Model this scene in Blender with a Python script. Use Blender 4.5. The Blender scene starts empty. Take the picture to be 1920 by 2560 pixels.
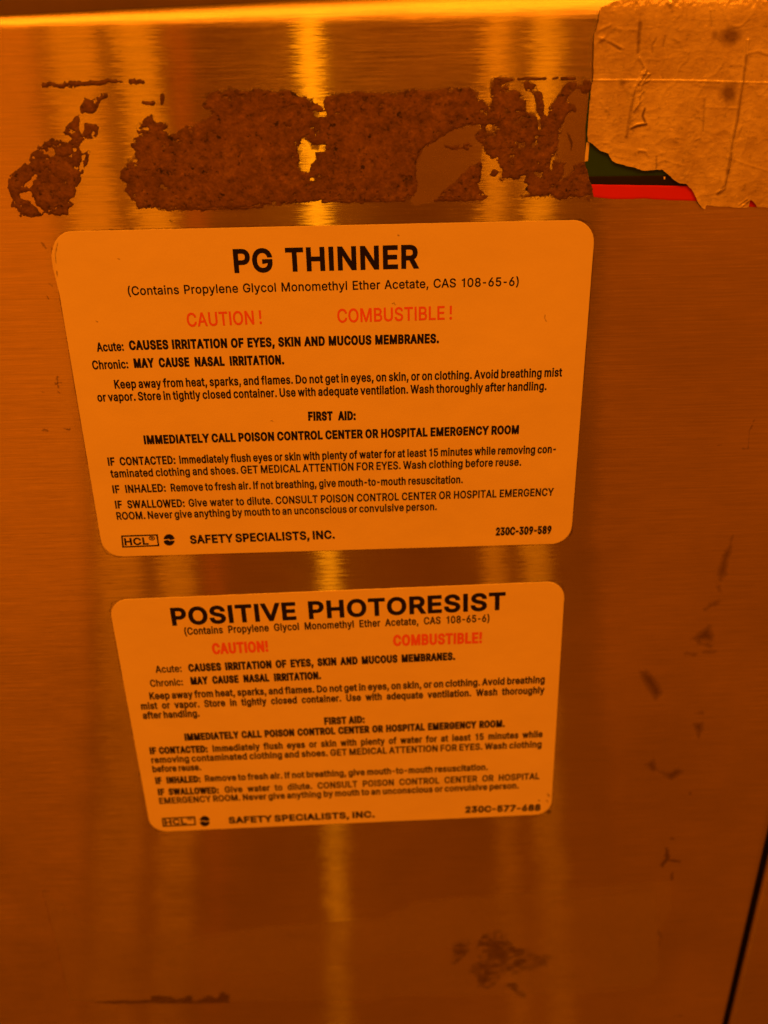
import bpy, bmesh, math, random
import numpy as np
from mathutils import Vector, Matrix
from mathutils.geometry import delaunay_2d_cdt

scene = bpy.context.scene
col = scene.collection
rad = math.radians

# ------------------------------------------------------------------ camera
# The cabinet front stands in the plane y = 0 and faces -y; millimetres on it are measured
# from the foot of the camera's perpendicular.  F, CAM_M and DIST were solved from the two
# 6 x 4 inch stickers.
F_PX, W_PX, H_PX = 2215.0, 1920.0, 2560.0
CAM_M = np.array([[0.9994234005402144, -0.027948753332784848, 0.01928039521839238],
                  [-0.02912143071305756, -0.4136006874991717, 0.9099925348998403],
                  [-0.017458772175008408, -0.910029306389281, -0.41417611324988973]])
DIST = 257.593           # mm from lens to steel
Z0 = 1.10                # height of the lens above the floor, m

cam_data = bpy.data.cameras.new('camera')
cam = bpy.data.objects.new('camera', cam_data)
col.objects.link(cam)
cx, cy, cz = (Vector(CAM_M[:, i]) for i in range(3))
cam.matrix_world = Matrix(((cx.x, -cy.x, -cz.x, 0), (cx.y, -cy.y, -cz.y, -DIST * .001),
                           (cx.z, -cy.z, -cz.z, Z0), (0, 0, 0, 1)))
cam_data.sensor_fit = 'VERTICAL'
cam_data.sensor_height = 24
cam_data.lens = 24 * F_PX / H_PX
cam_data.clip_start, cam_data.clip_end = .01, 50
cam_data.dof.use_dof = True
cam_data.dof.focus_distance = .257
cam_data.dof.aperture_fstop = 6.0
scene.camera = cam

# ------------------------------------------------------------------ light: an amber clean-room
world = bpy.data.worlds.new('World'); scene.world = world
world.use_nodes = True
wn, wl = world.node_tree.nodes, world.node_tree.links
wn.clear()
w_out = wn.new('ShaderNodeOutputWorld'); w_bg = wn.new('ShaderNodeBackground')
w_tc = wn.new('ShaderNodeTexCoord'); w_sep = wn.new('ShaderNodeSeparateXYZ')
w_rmp = wn.new('ShaderNodeValToRGB')
wl.new(w_tc.outputs['Generated'], w_sep.inputs[0])
w_map = wn.new('ShaderNodeMapRange'); w_map.inputs['From Min'].default_value = -1
wl.new(w_sep.outputs['Z'], w_map.inputs['Value'])
wl.new(w_map.outputs[0], w_rmp.inputs[0])
e = w_rmp.color_ramp.elements
e[0].position, e[0].color = 0.10, (.31, .047, .0005, 1)     # floor
e[1].position, e[1].color = 0.95, (.80, .15, 0, 1)       # pale ceiling
a = e.new(.50); a.color = (.225, .030, .0003, 1)
a = e.new(.66); a.color = (.24, .033, .0003, 1)
wl.new(w_rmp.outputs[0], w_bg.inputs['Color']); w_bg.inputs['Strength'].default_value = 1.0
wl.new(w_bg.outputs[0], w_out.inputs['Surface'])

AMBER = (1.0, .222, .005)


def lamp(name, loc, target, sx, sy, watts, colour=AMBER):
    l = bpy.data.lights.new(name, 'AREA'); l.shape = 'RECTANGLE'
    l.size, l.size_y, l.energy, l.color = sx, sy, watts, colour
    o = bpy.data.objects.new(name, l); col.objects.link(o)
    o.location = Vector(loc) + Vector((0, 0, Z0))
    d = Vector(target) - Vector(loc)
    o.rotation_euler = d.to_track_quat('-Z', 'Y').to_euler()
    return o


def strip(name, x, w, z0, z1, radiance, colour=AMBER, y=-2.2):
    """an unseen room light shaped as an upright strip, to give the steel its reflections"""
    area = w * (z1 - z0)
    return lamp(name, (x, y, (z0 + z1) / 2), (x, 0, (z0 + z1) / 2), w, z1 - z0, radiance * area * math.pi, colour)


lamp('ceiling_lamp', (-.15, -.95, 1.75), (-.1, -.2, 0), 2.6, .7, 56.0)
strip('reflection_lamp', -.111, .056, -1.0, .95, 2.8, (1, .30, .002))  # unseen; upright form shaped so the reflected streaks run straight
strip('reflection_lamp', .360, .056, -.85, .9, 1.3, (1, .23, .001))
strip('reflection_lamp', .477, .072, -.85, .9, 1.5, (1, .25, .001))
strip('reflection_lamp', -.438, .050, -1.0, .8, .40, (1, .09, .001))
strip('reflection_lamp', -.544, .098, -.8, .9, 1.45, (1, .23, .001))
strip('reflection_lamp', -.700, .120, -.8, .9, 1.25, (1, .21, .001))
strip('reflection_lamp', -1.04, .500, -1.0, .9, .90, (1, .165, .001))  # broad dim lamp added to brighten the left of the steel
strip('reflection_lamp', 1.08, .84, -1.0, .9, .30, (1, .15, .001))  # broad dim lamp added for the glow on the right of the steel

scene.view_settings.view_transform = 'Standard'
scene.view_settings.look = 'None'
scene.view_settings.exposure = 0
scene.view_settings.gamma = 1

# ------------------------------------------------------------------ helpers
rng = np.random.default_rng(7)


def P(u, v):
    """a point of the photograph on the cabinet front, mm"""
    d = CAM_M @ np.array([u - W_PX / 2, v - H_PX / 2, F_PX])
    return np.array([d[0] / d[1] * DIST, d[2] / d[1] * DIST])


def crop(ox, oy, s, pts):
    return [tuple(P(ox + x * s, oy + y * s)) for x, y in pts]


ZB = 19.7                # where the front starts to bend back, mm
XSEAM0, XSEAM1, ZS0, ZS1 = 152.84, 151.13, -261.53, -369.63


def rim_r(x):
    return np.clip(6.9 + .033 * np.asarray(x, float), 2.2, 12)


def surf(x, s, off=0.0):
    """front sheet: flat, then rolled back over the top; s runs up along the sheet, mm"""
    x = np.asarray(x, float); s = np.asarray(s, float); R = rim_r(x)
    th = np.clip((s - ZB) / R, 0, math.pi / 2)
    flat = np.maximum(s - ZB - R * math.pi / 2, 0)
    y = R * (1 - np.cos(th)) + flat - off * np.cos(th)
    z = np.minimum(s, ZB) + R * np.sin(th) + off * np.sin(th)
    return np.stack([x + 0 * y, y, z], -1)


def to_m(p):
    return p * .001 + np.array([0, 0, Z0])


def tag(o, label=None, cat=None, group=None, kind=None):
    for k, v in (('label', label), ('category', cat), ('group', group), ('kind', kind)):
        if v: o[k] = v
    return o


def empty(name, loc_mm, **kw):
    o = bpy.data.objects.new(name, None); col.objects.link(o)
    o.location = Vector(to_m(np.array(loc_mm, float))); o.empty_display_size = .01
    return tag(o, **kw)


def mesh_obj(name, verts_mm, faces, mat, parent=None, smooth=False, attrs=None):
    me = bpy.data.meshes.new(name)
    v = to_m(np.asarray(verts_mm, float))
    if parent is not None: v = v - np.array(parent.location)
    me.from_pydata(v.tolist(), [], faces)
    if smooth: me.polygons.foreach_set('use_smooth', [True] * len(me.polygons))
    for k, val in (attrs or {}).items():
        at = me.attributes.new(k, 'FLOAT', 'POINT'); at.data.foreach_set('value', np.asarray(val, np.float32))
    me.materials.append(mat); me.update()
    o = bpy.data.objects.new(name, me); col.objects.link(o)
    if parent is not None: o.parent = parent
    return o


_lat = rng.random((256, 256))


def vnoise(x, y):
    xi, yi = np.floor(x).astype(int), np.floor(y).astype(int)
    fx, fy = x - xi, y - yi
    fx, fy = fx * fx * (3 - 2 * fx), fy * fy * (3 - 2 * fy)
    g = lambda i, j: _lat[i & 255, j & 255]
    return ((g(xi, yi) * (1 - fx) + g(xi + 1, yi) * fx) * (1 - fy) +
            (g(xi, yi + 1) * (1 - fx) + g(xi + 1, yi + 1) * fx) * fy) * 2 - 1


def fbm(x, y, scale, octs=4, seed=0, gain=.55):
    x = np.asarray(x, float) / scale + seed * 17.3; y = np.asarray(y, float) / scale + seed * 9.7
    a, t = 1.0, 0.0
    out = 0
    for _ in range(octs):
        out = out + a * vnoise(x, y); t += a; a *= gain; x = x * 2.03 + 5.1; y = y * 2.03 + 3.7
    return out / t


def sdf(poly, X, Y):
    """signed distance, positive inside"""
    p = np.asarray(poly, float); q = np.roll(p, -1, 0)
    d = np.full(X.shape, 1e9); ins = np.zeros(X.shape, bool)
    for (ax, ay), (bx, by) in zip(p, q):
        ex, ey = bx - ax, by - ay
        t = np.clip(((X - ax) * ex + (Y - ay) * ey) / (ex * ex + ey * ey + 1e-12), 0, 1)
        d = np.minimum(d, (X - ax - t * ex) ** 2 + (Y - ay - t * ey) ** 2)
        c = (ay > Y) != (by > Y)
        with np.errstate(divide='ignore', invalid='ignore'):
            c &= X < (bx - ax) * (Y - ay) / (by - ay + 1e-12) + ax
        ins ^= c
    return np.where(ins, 1, -1) * np.sqrt(d)


def line_dist(poly, X, Y):
    p = np.asarray(poly, float); d = np.full(X.shape, 1e9)
    for (ax, ay), (bx, by) in zip(p[:-1], p[1:]):
        ex, ey = bx - ax, by - ay
        t = np.clip(((X - ax) * ex + (Y - ay) * ey) / (ex * ex + ey * ey + 1e-12), 0, 1)
        d = np.minimum(d, (X - ax - t * ex) ** 2 + (Y - ay - t * ey) ** 2)
    return np.sqrt(d)


def cut_sheet(X, Y, M):
    """mesh of the region M > 0 of a grid, with its outline cut between grid points.
    returns plan coordinates, mask values and faces"""
    ny, nx = X.shape
    pts, vals, faces, key = [], [], [], {}

    def node(i, j):
        k = i * nx + j
        if k not in key:
            key[k] = len(pts); pts.append((X[i, j], Y[i, j])); vals.append(M[i, j])
        return key[k]

    def edge(i, j, k, l):
        kk = ((i, j), (k, l)) if (i, j) < (k, l) else ((k, l), (i, j))
        if kk not in key:
            t = M[i, j] / (M[i, j] - M[k, l])
            key[kk] = len(pts)
            pts.append((X[i, j] + t * (X[k, l] - X[i, j]), Y[i, j] + t * (Y[k, l] - Y[i, j]))); vals.append(0.0)
        return key[kk]
    pos = M > 0
    any_ = pos[:-1, :-1] | pos[1:, :-1] | pos[:-1, 1:] | pos[1:, 1:]
    for i, j in np.argwhere(any_):
        c = [(i, j), (i, j + 1), (i + 1, j + 1), (i + 1, j)]
        s = [pos[a] for a in c]
        if all(s):
            faces.append([node(*a) for a in c]); continue
        for tri in ((0, 1, 2), (0, 2, 3)):
            f = []
            for k in range(3):
                a, b = c[tri[k]], c[tri[(k + 1) % 3]]
                if pos[a]: f.append(node(*a))
                if pos[a] != pos[b]: f.append(edge(*a, *b))
            if len(f) >= 3: faces.append(f)
    return np.array(pts), np.array(vals), faces


def grid(x0, x1, z0, z1, c):
    return np.meshgrid(np.arange(x0, x1 + c, c), np.arange(z0, z1 + c, c))


# ------------------------------------------------------------------ materials
def new_mat(name):
    m = bpy.data.materials.new(name); m.use_nodes = True
    n, l = m.node_tree.nodes, m.node_tree.links
    b = n['Principled BSDF']
    return m, n, l, b


def obj_coord(n, l, scale, space='Object'):
    tc = n.new('ShaderNodeTexCoord'); mp = n.new('ShaderNodeMapping')
    mp.inputs['Scale'].default_value = scale
    l.new(tc.outputs[space], mp.inputs['Vector'])
    return mp.outputs['Vector']


def noise(n, l, vec, scale=1, detail=3, rough=.55):
    t = n.new('ShaderNodeTexNoise'); t.inputs['Scale'].default_value = scale
    t.inputs['Detail'].default_value = detail; t.inputs['Roughness'].default_value = rough
    l.new(vec, t.inputs['Vector']); return t.outputs['Fac']


def ramp(n, l, fac, stops):
    r = n.new('ShaderNodeValToRGB'); el = r.color_ramp.elements
    for i, (p, c) in enumerate(stops):
        x = el[i] if i < 2 else el.new(p)
        x.position = p; x.color = (*c, 1) if len(c) == 3 else c
    l.new(fac, r.inputs[0]); return r.outputs[0]


def g3(v): return (v, v, v)


def math_node(n, l, op, a, b):
    m = n.new('ShaderNodeMath'); m.operation = op
    for i, q in enumerate((a, b)):
        if hasattr(q, 'links'): l.new(q, m.inputs[i])
        else: m.inputs[i].default_value = q
    return m.outputs[0]


def steel_material(name='brushed_steel'):
    """horizontally brushed stainless: narrow reflections sideways, long ones up and down"""
    m, n, l, b = new_mat(name)
    n.remove(b)
    fine = noise(n, l, obj_coord(n, l, (45, 300, 1900)), 1, 3, .65)
    dash = noise(n, l, obj_coord(n, l, (170, 300, 3800)), 1, 2, .6)
    wear = noise(n, l, obj_coord(n, l, (16, 16, 16)), 1, 4, .6)
    wob = noise(n, l, obj_coord(n, l, (30, 30, 55)), 1, 2, .5)
    c = ramp(n, l, fine, [(.28, (.57, .55, .52)), (.72, (.67, .65, .61))])
    mixc = n.new('ShaderNodeMixRGB'); mixc.blend_type = 'MULTIPLY'; mixc.inputs[0].default_value = 1
    l.new(c, mixc.inputs[1])
    l.new(ramp(n, l, wear, [(.3, g3(.80)), (.7, g3(1.03))]), mixc.inputs[2])
    # normals leaning up and down with the grain, and hardly sideways
    geo = n.new('ShaderNodeNewGeometry')
    up_ = n.new('ShaderNodeCombineXYZ')
    tilt = math_node(n, l, 'ADD', math_node(n, l, 'MULTIPLY', math_node(n, l, 'SUBTRACT', fine, .5), .20),
                     math_node(n, l, 'MULTIPLY', math_node(n, l, 'SUBTRACT', dash, .5), .22))
    l.new(tilt, up_.inputs['Z'])
    l.new(math_node(n, l, 'ADD', math_node(n, l, 'MULTIPLY', math_node(n, l, 'SUBTRACT', wob, .5), .012),
          math_node(n, l, 'MULTIPLY', math_node(n, l, 'SUBTRACT', dash, .5), .026)), up_.inputs['X'])
    add = n.new('ShaderNodeVectorMath'); add.operation = 'ADD'
    l.new(geo.outputs['Normal'], add.inputs[0]); l.new(up_.outputs[0], add.inputs[1])
    nrm = n.new('ShaderNodeVectorMath'); nrm.operation = 'NORMALIZE'; l.new(add.outputs[0], nrm.inputs[0])
    t = n.new('ShaderNodeTangent'); t.direction_type = 'UV_MAP'; t.uv_map = 'grain'

    def lobe(rough, aniso):
        g = n.new('ShaderNodeBsdfAnisotropic'); g.distribution = 'BECKMANN'
        g.inputs['Anisotropy'].default_value = aniso
        r = n.new('ShaderNodeMapRange'); r.inputs['To Min'].default_value = rough * .9; r.inputs['To Max'].default_value = rough * 1.12
        l.new(wear, r.inputs['Value']); l.new(r.outputs[0], g.inputs['Roughness'])
        l.new(mixc.outputs[0], g.inputs['Color']); l.new(nrm.outputs[0], g.inputs['Normal']); l.new(t.outputs[0], g.inputs['Tangent'])
        return g.outputs[0]
    mx = n.new('ShaderNodeMixShader'); mx.inputs[0].default_value = .20
    l.new(lobe(.178, .88), mx.inputs[1]); l.new(lobe(.30, .64), mx.inputs[2])
    l.new(mx.outputs[0], n['Material Output'].inputs['Surface'])
    return m


def paper_material(name, colour, rough=.45, var=.06, coat=.0, spec=.4):
    m, n, l, b = new_mat(name)
    f = noise(n, l, obj_coord(n, l, (35, 35, 35)), 1, 5, .6)
    c1 = tuple(x * (1 - var) for x in colour)
    l.new(ramp(n, l, f, [(.3, c1), (.7, colour)]), b.inputs['Base Color'])
    b.inputs['Roughness'].default_value = rough
    b.inputs['Specular IOR Level'].default_value = spec
    rr = n.new('ShaderNodeMapRange'); rr.inputs['To Min'].default_value = rough * .75; rr.inputs['To Max'].default_value = rough * 1.35
    l.new(f, rr.inputs['Value']); l.new(rr.outputs[0], b.inputs['Roughness'])
    bp = n.new('ShaderNodeBump'); bp.inputs['Strength'].default_value = .25; bp.inputs['Distance'].default_value = .00008
    l.new(noise(n, l, obj_coord(n, l, (900, 900, 900)), 1, 3), bp.inputs['Height'])
    bq = n.new('ShaderNodeBump'); bq.inputs['Strength'].default_value = .6; bq.inputs['Distance'].default_value = .0012
    l.new(noise(n, l, obj_coord(n, l, (28, 28, 28)), 1, 3, .5), bq.inputs['Height']); l.new(bp.outputs[0], bq.inputs['Normal'])
    l.new(bq.outputs[0], b.inputs['Normal'])
    return m


def residue_material():
    m, n, l, b = new_mat('dried_glue')
    big = noise(n, l, obj_coord(n, l, (160, 160, 160)), 1, 5, .65)
    small = noise(n, l, obj_coord(n, l, (560, 560, 560)), 1, 5, .70)
    base = ramp(n, l, big, [(.28, (.130, .070, .05)), (.52, (.190, .106, .08)), (.8, (.27, .17, .12))])
    mx = n.new('ShaderNodeMixRGB'); mx.blend_type = 'MULTIPLY'; mx.inputs[0].default_value = 1
    l.new(base, mx.inputs[1])
    l.new(ramp(n, l, small, [(.30, g3(.22)), (.42, g3(.85)), (.57, g3(1.02)), (.70, g3(1.45))]), mx.inputs[2])
    spot = noise(n, l, obj_coord(n, l, (230, 260, 260)), 1, 4, .7)
    mxs = n.new('ShaderNodeMixRGB'); mxs.blend_type = 'MULTIPLY'; mxs.inputs[0].default_value = 1
    l.new(mx.outputs[0], mxs.inputs[1])
    l.new(ramp(n, l, spot, [(.33, g3(.16)), (.395, g3(1.0))]), mxs.inputs[2]); mx = mxs
    at = n.new('ShaderNodeAttribute'); at.attribute_name = 'edge'
    mx2 = n.new('ShaderNodeMixRGB'); mx2.blend_type = 'MULTIPLY'; mx2.inputs[0].default_value = 1
    l.new(mx.outputs[0], mx2.inputs[1])
    l.new(ramp(n, l, at.outputs['Fac'], [(0, g3(.58)), (.5, g3(.85)), (1, g3(1.0))]), mx2.inputs[2])
    l.new(mx2.outputs[0], b.inputs['Base Color'])
    b.inputs['Roughness'].default_value = .62
    b.inputs['Specular IOR Level'].default_value = .35
    bp = n.new('ShaderNodeBump'); bp.inputs['Strength'].default_value = .7; bp.inputs['Distance'].default_value = .0003
    l.new(small, bp.inputs['Height']); l.new(bp.outputs[0], b.inputs['Normal'])
    return m


def film_material(name, colour, opacity, rough=.5, attr=None):
    """a thin deposit that lets part of the steel show through"""
    m, n, l, b = new_mat(name)
    b.inputs['Base Color'].default_value = (*colour, 1)
    b.inputs['Roughness'].default_value = rough
    b.inputs['Specular IOR Level'].default_value = .3
    tr = n.new('ShaderNodeBsdfTransparent'); mx = n.new('ShaderNodeMixShader')
    f = noise(n, l, obj_coord(n, l, (120, 120, 120)), 1, 4, .6)
    o = n.new('ShaderNodeMapRange'); o.inputs['From Min'].default_value = .3; o.inputs['From Max'].default_value = .7
    o.inputs['To Min'].default_value = opacity * .75; o.inputs['To Max'].default_value = opacity
    l.new(f, o.inputs['Value'])
    fac = o.outputs[0]
    if attr:
        at = n.new('ShaderNodeAttribute'); at.attribute_name = attr
        fac = math_node(n, l, 'MULTIPLY', fac, at.outputs['Fac'])
    l.new(fac, mx.inputs[0]); l.new(tr.outputs[0], mx.inputs[1]); l.new(b.outputs[0], mx.inputs[2])
    l.new(mx.outputs[0], n['Material Output'].inputs['Surface'])
    return m


def tape_material():
    m, n, l, b = new_mat('cream_tape')
    f = noise(n, l, obj_coord(n, l, (90, 90, 160)), 1, 5, .62)
    c = ramp(n, l, f, [(.28, (.50, .455, .34)), (.52, (.60, .56, .43)), (.75, (.69, .66, .52))])
    big = noise(n, l, obj_coord(n, l, (55, 55, 40)), 1, 5, .7)
    scuff = noise(n, l, obj_coord(n, l, (500, 500, 700)), 1, 4, .7)
    m1 = n.new('ShaderNodeMixRGB'); m1.blend_type = 'MULTIPLY'; m1.inputs[0].default_value = 1
    l.new(c, m1.inputs[1]); l.new(ramp(n, l, big, [(.34, (.74, .68, .58)), (.58, (1, 1, 1))]), m1.inputs[2])
    m2 = n.new('ShaderNodeMixRGB'); m2.blend_type = 'MULTIPLY'; m2.inputs[0].default_value = 1
    l.new(m1.outputs[0], m2.inputs[1]); l.new(ramp(n, l, scuff, [(.30, g3(.70)), (.42, g3(1)), (.62, g3(1)), (.72, g3(1.3))]), m2.inputs[2])
    c = m2.outputs[0]
    at = n.new('ShaderNodeAttribute'); at.attribute_name = 'dirt'
    mx = n.new('ShaderNodeMixRGB'); l.new(at.outputs['Fac'], mx.inputs[0]); l.new(c, mx.inputs[1])
    mx.inputs[2].default_value = (.10, .055, .03, 1)
    l.new(mx.outputs[0], b.inputs['Base Color'])
    b.inputs['Roughness'].default_value = .19
    b.inputs['Specular IOR Level'].default_value = .75
    bp = n.new('ShaderNodeBump'); bp.inputs['Strength'].default_value = .45; bp.inputs['Distance'].default_value = .0004
    l.new(noise(n, l, obj_coord(n, l, (240, 240, 380)), 1, 6, .66), bp.inputs['Height'])
    l.new(bp.outputs[0], b.inputs['Normal'])
    return m


STEEL = steel_material()
PAPER = paper_material('sticker_paper', (.80, .78, .72), .30, .045, spec=.5)
BLACK_INK = paper_material('black_ink', (.013, .011, .012), .5, .15, spec=.12)
RED_INK = paper_material('red_ink', (.80, .16, .10), .45, .10, spec=.25)
GREEN = paper_material('green_vinyl', (.020, .085, .03), .4, .2, spec=.25)
RED = paper_material('red_vinyl', (.62, .020, .012), .4, .10, spec=.25)
BLACK = paper_material('black_vinyl', (.012, .011, .011), .4, .2, spec=.25)
WHITE = paper_material('white_vinyl', (.78, .74, .66), .4, .08)
GLUE = residue_material()
GRIME_SHADE = film_material('grime', (.062, .028, .015), .50, .6, 'fade')  # for grime marks, and for the painted shade line round the stickers
HAZE = film_material('tape_film_clear', (.38, .31, .22), .20, .32, 'fade')
GHOST = film_material('paper_ghost', (.28, .205, .15), .68, .45, 'fade')
SMEAR = film_material('glue_smear', (.15, .078, .055), .72, .55, 'fade')
TAPE = tape_material()
RUBBER = paper_material('black_rubber', (.006, .005, .005), .7, .2, spec=.1)

# ------------------------------------------------------------------ cabinet
cabinet = empty('steel_cabinet', (0, 0, -520),
                label='brushed stainless steel cabinet front with rounded top edge carrying both warning stickers', cat='cabinet')


def add_uv(o, uv):
    lay = o.data.uv_layers.new(name='grain')
    vi = np.empty(len(o.data.loops), int); o.data.loops.foreach_get('vertex_index', vi)
    lay.data.foreach_set('uv', uv[vi].astype(np.float32).ravel())


def seam_x(z):
    return XSEAM1 + (z - ZS1) / (ZS0 - ZS1) * (XSEAM0 - XSEAM1)


GAP = 2.3


def sheet(name, x_of, nx, svals, parent):
    """a bent steel sheet with folded-back side edges; x_of(t, s) gives the columns"""
    V, UV, Fc = [], [], []
    for s in svals:
        for k in range(nx):
            x, back = x_of(k, min(s, ZB))
            p = surf(x, s, -back)
            V.append(p); UV.append((x * .01, s * .01))
    V = np.array(V)
    for i in range(len(svals) - 1):
        for k in range(nx - 1):
            a = i * nx + k
            Fc.append((a, a + 1, a + nx + 1, a + nx))
    o = mesh_obj(name, V, Fc, STEEL, parent, smooth=True)
    add_uv(o, np.array(UV))
    return o


fold = [(-0.0, 14), (-0.0, 2.2), (.25, 1.0), (.9, .25), (1.9, 0)]     # (inset from the edge, depth behind the front)
xs_in = list(np.linspace(-300, 148, 42))
cols_left = [('x', x, 0) for x in xs_in] + [('e', -i, d) for i, d in reversed(fold)]


def x_left(k, s):
    m, v, d = cols_left[k]
    return (v, 0) if m == 'x' else (seam_x(s) + v, d)


svals = list(np.linspace(-520, ZB - 1, 40)) + list(ZB + np.linspace(0, 22, 34)) + [45, 70, 120, 200, 330]
sheet('front_panel', x_left, len(cols_left), svals, cabinet)

other = empty('steel_door', (240, 0, -520),
              label='strip of plain steel door at lower right beyond the black gap', cat='door')
cols_right = [('e', i, d) for i, d in fold] + [('x', x, 0) for x in np.linspace(158, 420, 24)]


def x_right(k, s):
    m, v, d = cols_right[k]
    return (v, 0) if m == 'x' else (seam_x(s) + GAP + v, d)


sheet('door_panel', x_right, len(cols_right), svals, other)
zz = (-520, 18)
seal_v = [(seam_x(zz[0]) + .02, 3, zz[0]), (seam_x(zz[0]) + GAP - .02, 3, zz[0]),
          (seam_x(zz[1]) + GAP - .02, 3, zz[1]), (seam_x(zz[1]) + .02, 3, zz[1])]
seal_v += [(x, 11, z) for x, y, z in seal_v]
mesh_obj('rubber_seal', seal_v, [(0, 1, 2, 3), (7, 6, 5, 4), (0, 4, 5, 1), (1, 5, 6, 2), (2, 6, 7, 3), (3, 7, 4, 0)],
         RUBBER, other)

# wall far behind the cabinet top
wallm = paper_material('back_wall_paint', (.11, .075, .055), .6, .25)
ww = mesh_obj('wall', [(-900, 345, -1100), (1100, 345, -1100), (1100, 345, 900), (-900, 345, 900),
                       (-900, 365, -1100), (1100, 365, -1100), (1100, 365, 900), (-900, 365, 900)],
              [(0, 1, 2, 3), (7, 6, 5, 4), (3, 2, 6, 7), (0, 3, 7, 4), (1, 5, 6, 2), (0, 4, 5, 1)], wallm)
tag(ww, kind='structure', label='dark back wall behind the top edge of the cabinet', cat='wall')

# ------------------------------------------------------------------ dried glue, films, grime (marks on the steel: parts of it)
def patch(name, polys, mat, parent, holes=(), amp=.8, scale=2.4, cell=.24, height=.14, base=.05,
          pits=0.0, pit_scale=1.6, seed=0, fade=None, label=None, lines=(), lw=.4, octs=4, ragged=0.0, dilate=0.0):
    allp = np.array([p for q in list(polys) + list(lines) for p in q])
    mar = amp + lw + 1
    X, Y = grid(allp[:, 0].min() - mar, allp[:, 0].max() + mar, allp[:, 1].min() - mar, allp[:, 1].max() + mar, cell)
    M = np.full(X.shape, -1e3)
    for p in polys: M = np.maximum(M, sdf(p, X, Y))
    for p in lines: M = np.maximum(M, lw - line_dist(p, X, Y))
    for h in holes: M = np.minimum(M, -sdf(h, X, Y))
    M = M + dilate + amp * fbm(X, Y, scale, octs, seed) + ragged * np.clip(.65 + 1.5 * fbm(X, Y, 8, 2, seed + 12), .12, 1.25) * fbm(X, Y, .62, 4, seed + 11, .65)
    if pits:
        # flaked spots where the steel shows, thicker towards the edge
        pn = fbm(X * .8, Y, pit_scale, 5, seed + 3, .65)
        M = np.minimum(M, (pits - pn + np.clip(M, 0, 8) * .045 + .12 * fbm(X, Y, .5, 2, seed + 6)) * 2.2)
    pts, vals, faces = cut_sheet(X, Y, M)
    h = base + height * np.clip(vals / .5, 0, 1) * (.75 + .5 * fbm(pts[:, 0], pts[:, 1], .9, 3, seed + 5))
    h = np.maximum(h, .02)
    V = surf(pts[:, 0], pts[:, 1], h)
    at = {'edge': np.clip(vals / 2.2 + .5 * fbm(pts[:, 0], pts[:, 1], 2.0, 3, seed + 8), 0, 1)}
    if fade: at['fade'] = np.clip(vals / fade, 0, 1)
    o = mesh_obj(name, V, faces, mat, parent, smooth=True, attrs=at)
    if label: o['label'] = label
    return o


R1 = lambda p: crop(0, 180, 480 / 1659, p)
R2 = lambda p: crop(280, 200, 480 / 1659, p)
R3 = lambda p: crop(720, 180, 480 / 1659, p)
R4 = lambda p: crop(1140, 170, 360 / 1659, p)
R5 = lambda p: crop(1440, 0, 480 / 1659, p)
R6 = lambda p: crop(1440, 300, 480 / 1659, p)
B5 = lambda p: crop(0, 2060, 960 / 1659, p)
B6 = lambda p: crop(960, 2060, 960 / 1659, p)
S7 = lambda p: crop(1400, 500, 520 / 1438, p)
S8 = lambda p: crop(1400, 1300, 520 / 1438, p)
L3 = lambda p: crop(100, 540, 760 / 1659, p)
L5 = lambda p: crop(100, 980, 760 / 1659, p)

patch('glue_residue', [R1([(60, 1000), (90, 900), (160, 840), (260, 740), (330, 640), (430, 590), (450, 550), (470, 600),
    (540, 590), (600, 600), (640, 570), (560, 545), (540, 520), (560, 470), (620, 410), (680, 350), (700, 300), (740, 235),
    (820, 220), (900, 190), (920, 205), (870, 250), (845, 310), (800, 360), (740, 340), (690, 385), (700, 425), (760, 440),
    (830, 435), (860, 480), (850, 540), (800, 575), (720, 580), (690, 600), (680, 650), (710, 700), (780, 660), (790, 690),
    (760, 760), (730, 850), (690, 900), (700, 950), (660, 1000), (650, 1080), (600, 1110), (650, 1140), (600, 1190),
    (590, 1245), (480, 1240), (380, 1220), (360, 1250), (240, 1250), (180, 1260), (150, 1200), (90, 1160), (100, 1090), (70, 1020)])],
    GLUE, cabinet, holes=[R1([(425, 650), (450, 640), (460, 720), (435, 725)]), R1([(690, 440), (715, 450), (720, 540), (700, 530)]),
    R1([(220, 970), (300, 890), (320, 905), (250, 1000)]), R1([(180, 1060), (245, 1030), (290, 1040), (280, 1090), (310, 1140), (380, 1200), (360, 1230), (290, 1160), (255, 1110), (180, 1085)]),
    R1([(690, 780), (710, 720), (735, 720), (715, 850), (690, 860)])],
    amp=.7, scale=2.0, ragged=.75, pits=.30, pit_scale=1.5, seed=1, cell=.17, label='slanting patch of dried brown glue at far left')

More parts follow.
